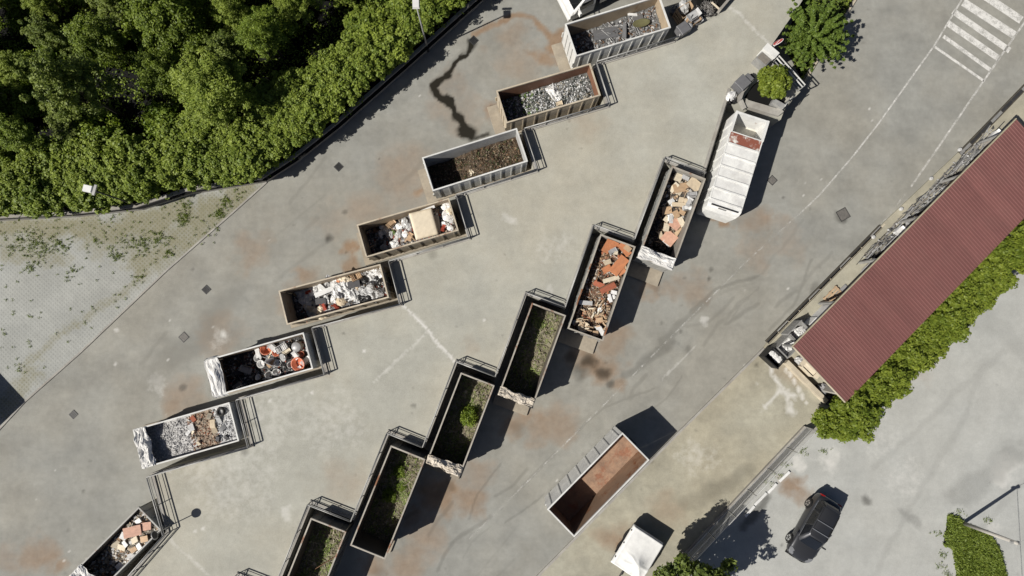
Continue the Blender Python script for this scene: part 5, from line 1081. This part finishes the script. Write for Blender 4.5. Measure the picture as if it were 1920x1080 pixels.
# ------------------------------------------------------------------ estate car
def car():
    f_, r_ = P(1493, 1048, .6), P(1564, 926, .75); d = (f_-r_).normalized(); c = f_-d*2.2; t = empty('estate_car', (c.x, c.y, .012), math.atan2(d.y, d.x)); t.scale = (.90, .98, .97)
    mp = bpy.data.materials.new('charcoal_car_paint'); mp.use_nodes = True; b = mp.node_tree.nodes['Principled BSDF']; b.inputs['Base Color'].default_value = (.050, .051, .055, 1); b.inputs['Metallic'].default_value = .6; b.inputs['Roughness'].default_value = .40; b.inputs['Coat Weight'].default_value = .8; b.inputs['Coat Roughness'].default_value = .06
    mg = bpy.data.materials.new('car_glass'); mg.use_nodes = True; b = mg.node_tree.nodes['Principled BSDF']; b.inputs['Base Color'].default_value = (.010, .011, .013, 1); b.inputs['Roughness'].default_value = .06; b.inputs['Specular IOR Level'].default_value = .7
    mc = pmat('chrome_trim', (.62, .62, .62), .25, .8, var=.05); ml = pmat('car_lamp_glass', (.22, .225, .235), .15, .3, var=.05)
    st = [(-2.44, .62, .78, .35), (-2.40, .74, .88, .30), (-2.22, .86, .99, .24), (-1.8, .905, 1.01, .22), (-1.0, .925, .98, .22), (0, .93, .96, .22), (.9, .925, .97, .22), (1.3, .915, .95, .22), (1.75, .895, .885, .23), (2.05, .845, .82, .25), (2.25, .76, .75, .27), (2.37, .62, .68, .3), (2.44, .42, .60, .36), (2.46, .2, .56, .4)]
    rings = []
    for x, w, zt, zb in st:
        h = [(.90, zb), (.985, zb+.16), (1, zb+.36), (.985, zt-.16), (.93, zt-.05), (.72, zt), (.36, zt+.025), (0, zt+.035)]
        rings.append([Vector((x, w*a, z)) for a, z in h]+[Vector((x, -w*a, z)) for a, z in h[-2::-1]])
    body = MB().loft(rings).build('body', mp, t, True)
    def rounded(o_): m_ = o_.modifiers.new('smooth', 'SUBSURF'); m_.levels = m_.render_levels = 2
    # cabin: pillars and roof as one shell, glass set 5 mm proud
    bz, rz_ = .955, 1.46
    lo = [(1.22, .66), (.95, .80), (0, .845), (-1.2, .83), (-1.95, .76), (-2.12, .60)]; hi = [(.45, .52), (.30, .60), (-.3, .63), (-1.1, .615), (-1.72, .57), (-1.80, .48)]
    def shell(k, z): return [Vector((a[0]+(b_[0]-a[0])*k, (a[1]+(b_[1]-a[1])*k), z)) for a, b_ in zip(lo, hi)]
    def ring(k, z): s_ = shell(k, z); return s_+[Vector((p.x, -p.y, p.z)) for p in s_[::-1]]
    MB().loft([ring(-.06, bz-.12), ring(0, bz-.04), ring(.5, bz+.26), ring(.92, rz_-.04), ring(1.0, rz_), ring(1.06, rz_+.012)]).build('cabin', mp, t, True); rounded(body)
    def glass(name, pts, off): return MB().add([Vector(p)+Vector(off) for p in pts], [(0, 1, 2, 3)]).build(name, mg, t)
    k0, k1 = .06, .92; a0, a1 = ring(k0, bz+.03), ring(k1, rz_-.04)
    ws = MB(); n = 6
    def front(k, z, q): s_ = shell(k, z); y = -s_[0].y*.94+2*s_[0].y*.94*q; return Vector((s_[0].x+.035*(1-(2*q-1)**2)+.012, y, z+.008))
    ws.add([front(k0, bz+.03, q/n) for q in range(n+1)]+[front(k1, rz_-.03, q/n) for q in range(n+1)], [(q, q+1, n+2+q, n+1+q) for q in range(n)]).build('windscreen', mg, t, True)
    r0, r1 = shell(k0, bz+.05), shell(k1, rz_-.05); glass('rear_window', [(r0[5].x-.008, -r0[5].y*.95, r0[5].z), (r0[5].x-.008, r0[5].y*.95, r0[5].z), (r1[5].x-.008, r1[5].y*.95, r1[5].z), (r1[5].x-.008, -r1[5].y*.95, r1[5].z)], (0, 0, 0))
    for s in (-1, 1):
        for i, (i0, i1) in enumerate(((1, 2), (2, 3), (3, 4))):
            q0, q1, q2, q3 = r0[i0], r0[i1], r1[i1], r1[i0]; e = .05
            pts_ = [(q0.x-e, s*(q0.y+.010), q0.z), (q1.x+e, s*(q1.y+.010), q1.z), (q2.x+e, s*(q2.y+.010), q2.z), (q3.x-e, s*(q3.y+.010), q3.z)]; glass('side_window', pts_, (0, 0, 0))
        MB().tube((.92, s*.822, bz+.015), (-1.9, s*.80, bz+.02), .012, 5).build('window_trim', mc, t)
        m_ = MB().box((.78, s*1.0, .98), (.12, .20, .13), taper=.8).build('mirror', mp, t); MB().box((.79, s*.90, .93), (.06, .1, .04)).build('stalk', mp, m_)
        MB().loft([[Vector((1.98, s*.50, .84)), Vector((2.08, s*.76, .80)), Vector((1.90, s*.845, .78)), Vector((1.80, s*.80, .875))], [Vector((2.30, s*.45, .745)), Vector((2.30, s*.66, .70)), Vector((2.17, s*.79, .70)), Vector((2.0, s*.80, .81))]]).build('headlight', ml, t)
        for x in (1.44, -1.38):
            w = MB().tube((x, s*.72, .33), (x, s*.935, .33), .335, 22).build('wheel', M_RUBBER, t, False); MB().tube((x, s*.93, .33), (x, s*.945, .33), .225, 16).build('rim', mc, w)
            for q in range(5): MB().box((x+.12*math.cos(q*1.2566), s*.95, .33+.12*math.sin(q*1.2566)), (.20, .012, .045), Matrix.Rotation(-q*1.2566, 3, 'Y')).build('spoke', M_DARK, w)
            arch = []
            for q in range(13): a = math.pi*q/12; arch.append((x+.385*math.cos(a), .34+.385*math.sin(a)))
            mb = MB()
            for (xa, za), (xb, zb) in zip(arch, arch[1:]): mb.tube((xa, s*.925, za), (xb, s*.925, zb), .03, 5)
            mb.build('wheel_arch', M_BLACK, t)
    MB().add([(.40, -.50, rz_+.006), (.40, .50, rz_+.006), (-1.0, .58, rz_+.006), (-1.0, -.58, rz_+.006)], [(0, 1, 2, 3)]).build('glass_roof', mg, t)
    for x in (-.02, -.71): MB().box((x, 0, rz_+.05), (.055, 1.20, .03)).build('roof_bar', mc, t)
    for s in (-1, 1): MB().tube((.25, s*.585, rz_+.03), (-1.6, s*.56, rz_+.02), .018, 6).build('roof_rail', M_BLACK, t)
    MB().box((-1.86, 0, rz_-.02), (.22, 1.05, .03)).build('spoiler', mp, t); MB().box((2.43, 0, .48), (.05, .9, .14)).build('grille', M_BLACK, t); MB().box((2.30, 0, .30), (.30, 1.3, .12)).build('bumper', M_BLACK, t)
    MB().box((.98, 0, .985), (.12, 1.25, .02)).build('wiper_cowl', M_BLACK, t)
    for s in (-1, 1): MB().box((-2.38, s*.62, .78), (.1, .26, .2)).build('tail_light', pmat('tail_light_red', (.25, .01, .01), .2, var=.05), t)
    tag(t, 'parked charcoal estate car with two silver roof bars', 'car')
car()

# ------------------------------------------------------------------ covered trailer
def trailer():
    zt = 1.15; a, b, c = P(1191, 987, zt), P(1243, 1023.4, zt), P(1148.4, 1056.4, zt); ux = (a-c).normalized(); uy = Vector((-ux.y, ux.x, 0)); L = (a-c).length; Wd = abs((b-a).dot(uy)); ctr = (a+c)/2-uy*Wd/2
    t = empty('trailer', (ctr.x, ctr.y, .1), math.atan2(ux.y, ux.x)); hh = zt-.1
    MB().box((0, 0, .45), (L-.06, Wd-.1, .10)).build('bed', M_DARK, t)
    for s in (-1, 1):
        MB().box((0, s*(Wd/2-.04), .5+(hh-.5)/2), (L, .05, hh-.52)).build('side_board', P_GREY, t); MB().box((s*(L/2-.02), 0, .5+(hh-.5)/2), (.05, Wd-.14, hh-.53)).build('end_board', P_GREY, t)
        for x in (-.4, .4): MB().tube((x, s*(Wd/2-.28), .3), (x, s*(Wd/2-.06), .3), .3, 18).build('wheel', M_RUBBER, t)
        MB().box((0, s*(Wd/2+.04), .66), (1.5, .16, .05)).build('mudguard', M_BLACK, t)
        for x in (-.9, .1, 1.0): MB().box((x, s*(Wd/2+.02), hh-.12), (.07, .05, .12)).build('latch', M_DARK, t)
    MB().tube((-L/2, 0, .42), (-L/2-.9, 0, .42), .05, 8).build('drawbar', M_DARK, t)
    n, m = 40, 34; vs = []; pk = Vector((-L*.20, -.25))
    for i in range(n+1):
        for j in range(m+1):
            x = -L/2-.05+(L+.1)*i/n; y = -Wd/2-.05+(Wd+.1)*j/m; dd = Vector((x, y))-pk; r = dd.length; ang = math.atan2(dd.y, dd.x)
            edge = min((L/2+.05)-abs(x), (Wd/2+.05)-abs(y))
            z = hh+.03+.34*math.exp(-(r/.42)**1.4)+.06*math.exp(-(r/1.1)**2)+.045*max(0, math.sin(ang*7+1.3*mnoise.noise(Vector((x, y, 0)))))*math.exp(-((r-.55)/.5)**2)*(1 if x < pk.x+.3 else .25)+.015*mnoise.noise(Vector((x*2, y*2, 1)))
            z -= .05*math.sin(min(1, edge/.5)*3.14)*(.7 if x < pk.x else .3)
            if edge < .03: z = hh-.24+.03*mnoise.noise(Vector((x*4, y*4, 2)))
            vs.append((x, y, z))
    fs = [(i*(m+1)+j, (i+1)*(m+1)+j, (i+1)*(m+1)+j+1, i*(m+1)+j+1) for i in range(n) for j in range(m)]
    link('tarpaulin', mesh('tarpaulin', vs, fs, pmat('white_trailer_sheet', (.74, .74, .72), .5, var=.08, dirt=.08), [(1, 1, 1, 1)]*len(vs), True), t)
    tag(t, 'low trailer covered by a bright white peaked sheet', 'trailer')
trailer()

# ------------------------------------------------------------------ white truck beside container A
def truck():
    c0 = P(1069, 39, .5); hd = Vector((-.90, -.44, 0)).normalized(); rt = Vector((hd.y, -hd.x, 0))   # rt = vehicle right; the visible side is its left
    ctr = c0-hd*3.0+rt*1.1; t = empty('truck', (ctr.x, ctr.y, 0), math.atan2(hd.y, hd.x)); pw = paint('white_truck_paint', (.74, .74, .72), .15, .1); mg = bpy.data.materials['car_glass']
    w = 1.06
    rings = [[Vector((x, y, z)) for y, z in ((-w, z0), (w, z0), (w, zs), (w*.9, z1), (-w*.9, z1), (-w, zs))] for x, z0, zs, z1 in ((3.0, .45, .95, 1.02), (2.72, .4, 1.0, 1.15), (2.05, .4, 1.1, 2.05), (1.85, .4, 1.2, 2.12), (1.2, .4, 1.2, 2.14))]
    MB().loft(rings).build('cab', pw, t)
    MB().add([(2.70, -w*.82, 1.20), (2.70, w*.82, 1.20), (2.10, w*.78, 2.02), (2.10, -w*.78, 2.02)], [(0, 1, 2, 3)]).build('windscreen', mg, t)
    for k in (-.35, .35): MB().tube((2.73, k, 1.21), (2.42, k+.45, 1.62), .014, 5).build('wiper', M_BLACK, t)
    for s in (-1, 1):
        MB().add([(2.45, s*(w+.004), 1.15), (1.35, s*(w+.004), 1.15), (1.4, s*(w*.94+.012), 1.75), (2.2, s*(w*.94+.012), 1.75)], [(0, 1, 2, 3)]).build('side_window', mg, t)
        m_ = MB().box((2.55, s*1.38, 1.45), (.14, .26, .34), taper=.9).build('mirror', pw, t); MB().tube((2.45, s*1.0, 1.3), (2.55, s*1.36, 1.3), .03, 6).build('mirror_arm', pw, m_); MB().tube((2.45, s*1.0, 1.62), (2.55, s*1.36, 1.6), .03, 6).build('mirror_arm', pw, m_)
        for x in (2.1, -1.6): MB().tube((x, s*.8, .38), (x, s*1.04, .38), .38, 18).build('wheel', M_RUBBER, t)
        MB().box((2.93, s*.75, .75), (.12, .3, .18)).build('headlight', pmat('headlight_glass', (.55, .56, .58), .15, .2, var=.05), t)
    MB().box((3.03, 0, .5), (.16, 2.1, .22)).build('bumper', pw, t); MB().box((-.9, 0, .62), (4.4, .8, .2)).build('chassis', M_DARK, t); MB().box((-1.1, 0, .82), (3.8, 2.0, .1)).build('load_bed', M_DARK, t)
    for s in (-1, 1): MB().box((-1.1, s*1.0, 1.05), (3.8, .05, .4)).build('drop_side', M_GALV, t)
    tag(t, 'white truck cab with mirrors parked behind the scrap metal container', 'truck')
truck()

# ------------------------------------------------------------------ fence of the yard
def fence(a, b, n, h, label):
    a, b = P(*a, .1), P(*b, .1); d = b-a; L = d.length; d /= L; an = math.atan2(d.y, d.x); t = empty('steel_fence', (a.x, a.y, .1), an)
    MB().box((L/2, 0, .10), (L, .22, .2)).build('base_wall', M_CONC, t); w = L/n
    for i in range(n+1): MB().box((i*w, 0, .2+h/2), (.06, .06, h)).build('post', M_GALV, t)
    mb = MB()
    for k in range(int(w/.07)-1): mb.box((.08+k*.07, 0, .22+h/2), (.020, .03, h-.06))
    for z in (.24, .2+h*.5, .2+h-.04): mb.box((w/2, .0, z), (w-.07, .034, .035))
    gm = mb.me('grating_panel', pmat('fence_zinc', (.62, .62, .60), .5, .15, var=.15))
    for i in range(n): o = link('grating_panel', gm, t); o.location = (i*w, 0, 0)
    return tag(t, label, 'fence')
fence((1508, 800), (1250, 1075), 7, 1.3, 'grey steel grating fence between yard and parking lot')
for k, (x, y, l2, a) in enumerate(((1470, 893, .9, .75), (1447, 915, .8, .8), (1425, 935, 1.1, .75), (1405, 958, .9, .8))):
    solo('marble_slab', me_board('white', k), P(x, y, .015), 'broken pale kerb slab on the ground beside the steel fence', 'slab', 'broken slabs beside the steel fence', (l2, .16, .09), a)

# ------------------------------------------------------------------ gate corner above the compactor
g6 = lambda x, y, z=PLZ: P(1340+x/6, 60+y/6, z)
def gate(a, b, label, h=.75):
    d = b-a; L = d.length; an = math.atan2(d.y, d.x); t = empty('gate', a, an)
    for y in (-.11, .11):
        MB().box((L/2, y, h), (L, .05, .06)).build('top_rail', P_WHITE, t); MB().box((L/2, y, .1), (L, .05, .05)).build('bottom_rail', M_GALV, t)
    n = max(2, int(L/.6))
    for k in range(n+1): MB().box((k*L/n, 0, h/2), (.05, .17, h-.04)).build('upright', M_GALV, t)
    return tag(t, label, 'gate')
gate(g6(560, 240)+Vector((.1, -.15, 0)), g6(955, 655)+Vector((-.12, -.05, 0)), 'white framed sliding gate between ramp and compactor corner')
tag(strip('planter_wall', [g6(330, 810), g6(690, 915), g6(735, 880)], .45, PLZ-.2, PLZ+.22, M_CONC), 'grey concrete planter wall between round bush and compactor', 'wall')
tag(strip('planter_wall', [g6(620, 800), g6(745, 870)], .32, PLZ-.0, PLZ+.45, M_GALV), 'short pale metal beam beside the round bush', 'beam')
railing([g6(735, 880), g6(790, 800), g6(850, 760)], 'short grey railing at the lower corner of the round bush planter', .6)
tag(strip('parapet_wall', [g6(395, 560), g6(340, 640), g6(275, 715), g6(250, 790)], .13, PLZ, PLZ+.6, M_CONC), 'curved grey parapet beside the grey waste bins', 'wall')
tag(strip('parapet_wall', [g6(270, 770), g6(320, 880)], .16, PLZ, PLZ+.35, M_CONC), 'short grey parapet stub at the compactor corner', 'wall')
tag(poly_sheet('planter_bed', [g6(430, 600), g6(330, 740), g6(720, 890), g6(800, 760), g6(700, 560), g6(560, 500)], PLZ+.012, pmat('planter_soil', (.20, .15, .10), .95, var=.4), .6), kind='structure')
def cabinet():
    p = g6(530, 320, PLZ); t = empty('control_cabinet', p, math.radians(-42)); MB().box((.0, .24, .45), (.95, .45, .9)).build('body', P_WHITE, t); MB().box((0, .24, .93), (1.0, .5, .06)).build('roof', P_WHITE, t)
    MB().box((0, -.32, .35), (.85, .62, .7), taper=.96).build('bin', M_STEEL, t); MB().box((0, -.32, .74), (.7, .45, .04)).build('lid', pmat('brown_lid', (.22, .20, .17), .6), t); return tag(t, 'white cabinet with a grey bin in front at the ramp edge', 'cabinet')
cabinet()
def wheelie(p, s, rz, mat, label):
    t = empty('waste_bin', p, rz); t.scale = s; MB().box((0, 0, .5), (.72, .8, .9), taper=1.12).build('body', mat, t); l_ = MB().box((.02, 0, 1.0), (.86, .94, .07), taper=.9).build('lid', mat, t); MB().box((-.46, 0, .98), (.05, .6, .05)).build('handle', mat, l_)
    for q in (-1, 1): MB().tube((-.3, q*.34, .08), (-.3, q*.42, .08), .08, 10).build('wheel', M_RUBBER, t)
    return tag(t, label, 'bin')
MG = pmat('grey_bin_plastic', (.14, .14, .145), .5, var=.15)
wheelie(g6(258, 635)+Vector((0, .05, 0)), (.95, .85, .8), .75, MG, 'large grey waste bin beside the curved parapet'); wheelie(g6(325, 575), (.6, .6, .7), .75, MG, 'small grey waste bin next to the large one'); wheelie(g6(375, 545), (.4, .4, .5), .75, M_BLACK, 'tiny black bin at the parapet end')
solo('sack', me_sack('white', 1), g6(175, 735), 'white sack standing beside the large grey waste bin', 'sack', None, (1.15, 1.0, 1.3), .4); solo('bucket', me_basin('black'), g6(172, 795), 'black bucket below the white sack', 'bucket', None, (.42, .42, .8), 0)
def noentry():
    b = g6(600, 235); t = empty('road_sign', b); MB().tube((0, 0, 0), (0, 0, 1.35), .03, 8).build('post', M_GALV, t); n_ = Vector((-.62, .72, .42)).normalized(); R = n_.to_track_quat('Z', 'Y').to_matrix(); c = Vector((.02, .05, 1.3))
    d = MB().tube(c, c+n_*.02, .31, 24).build('disc', pmat('sign_red', (.45, .03, .03), .4, var=.1), t); MB().box(c+n_*.024, (.44, .10, .006), R @ rotz(.2)).build('white_bar', pmat('sign_white', (.75, .75, .73), .4, var=.1), d); MB().tube(c-n_*.012, c+n_*.015, .34, 24).build('border', pmat('sign_white', (.75, .75, .73), .4), d)
    return tag(t, 'round red no entry sign with white bar at the ramp edge', 'sign')
noentry()
def mirror_sign():
    b = Z(320, 985); t = empty('round_sign', b); MB().tube((0, 0, 0), (0, 0, 1.35), .03, 8).build('post', M_GALV, t); n_ = Vector((-math.cos(SUN_DIR), -math.sin(SUN_DIR), 0)); c = Vector((0, 0, 1.55)); d = MB().tube(c, c+n_*.03, .27, 24).build('disc', M_STEEL, t); MB().tube(c-n_*.02, c, .2, 16).build('backing', M_DARK, d); return tag(t, 'round sign on a post at the railing corner by the askew container', 'sign')
mirror_sign()

# junk at the upper platform corner
g8 = lambda x, y, z=PLZ: P(1160+x/8, y/8, z)
wheelie(g8(925, 500), (.85, .75, .7), .6, MG, 'grey waste bin outside the corner railing by the scrap metal container'); solo('barrel', me_barrel('lgrey'), g8(1020, 455), 'pale grey barrel beside the corner waste bins', 'barrel', None, (.45, .45, .6), 0)
solo('crate', me_crate('tan'), g8(1100, 340), 'tan crate beyond the grey barrel at the platform corner', 'crate', None, (.75, .6, .5), .6); solo('cabinet', me_carton('lgrey'), g8(1075, 310), 'grey box behind the tan crate at the platform corner', 'box', None, (.6, .5, .7), .6); solo('box', me_carton('grey'), g8(1170, 350), 'small grey box at the edge of the corner junk', 'box', None, (.4, .35, .35), .5)
solo('crate', me_crate('wood'), g8(950, 260, .1), 'wooden crate below the corner railing', 'crate', None, (1.1, .8, .9), .55); solo('sack', me_sack('dgrey', 1), g8(860, 180, .1), 'dark sack beside the wooden crate', 'sack', None, (1.6, 1.2, 1.6), .5); solo('sack', me_sack('lgrey', 2), g8(960, 120, .6), 'pale sack under the light green bush', 'sack', None, (1.5, 1.2, 1.5), 1.5)
mb = MB(); rq = random.Random(3)
for k in range(260):
    p = g8(rq.gauss(1330, 60), rq.gauss(150, 60), PLZ+.1); p.z = PLZ+.06+.3*rq.random(); mb.tube(p, p+Vector((rq.gauss(0, .16), rq.gauss(0, .16), rq.uniform(-.05, .2))), .008, 4, .004, rq.choice([(.32, .31, .29), (.22, .2, .17), (.45, .43, .4)]))
tag(mb.build('dry_brush', M_DEBRIS), 'grey dry brushwood heap beside the ramp planter', 'brushwood', kind='stuff')
tag(strip('planter_beam', [g8(1480, 200), g8(1660, -10), g8(1760, -130)], .16, PLZ-.3, PLZ+.5, M_CONC), 'grey concrete beam along the ramp planter', 'beam'); solo('board', me_board('cream', 1), g8(1450, 90, PLZ+.3), 'pale plank across the ramp planter', 'plank', None, (.7, .1, .05), -.75)
tag(poly_sheet('corner_planter', [g8(1200, 280), g8(1460, 240), g8(1700, -20), g8(1500, -150), g8(1150, -100)], PLZ+.01, pmat('planter_soil', (.20, .15, .10), .95, var=.4), .6, skirt=PLZ), kind='structure')

# site cabin whose shadow falls on the pavers
cb = P(-30, 789, 0); t = empty('site_cabin', cb); d1 = (P(-75, 740)-P(-30, 789)).normalized(); an = math.atan2(d1.y, d1.x)
t.rotation_euler.z = an
MB().box((2.5, 1.25, 1.3), (5, 2.5, 2.5)).build('wall', P_CREAM, t); MB().box((2.5, 1.25, 2.58), (5.1, 2.6, .08)).build('roof', M_STEEL, t); MB().box((1.2, -.02, 1.05), (.9, .05, 2.0)).build('door', P_GREY, t); MB().box((3.4, -.02, 1.5), (1.0, .05, .8)).build('window', bpy.data.materials['car_glass'], t)
tag(t, 'cabin beside the turf paver lot, casting the dark corner shadow', 'cabin')
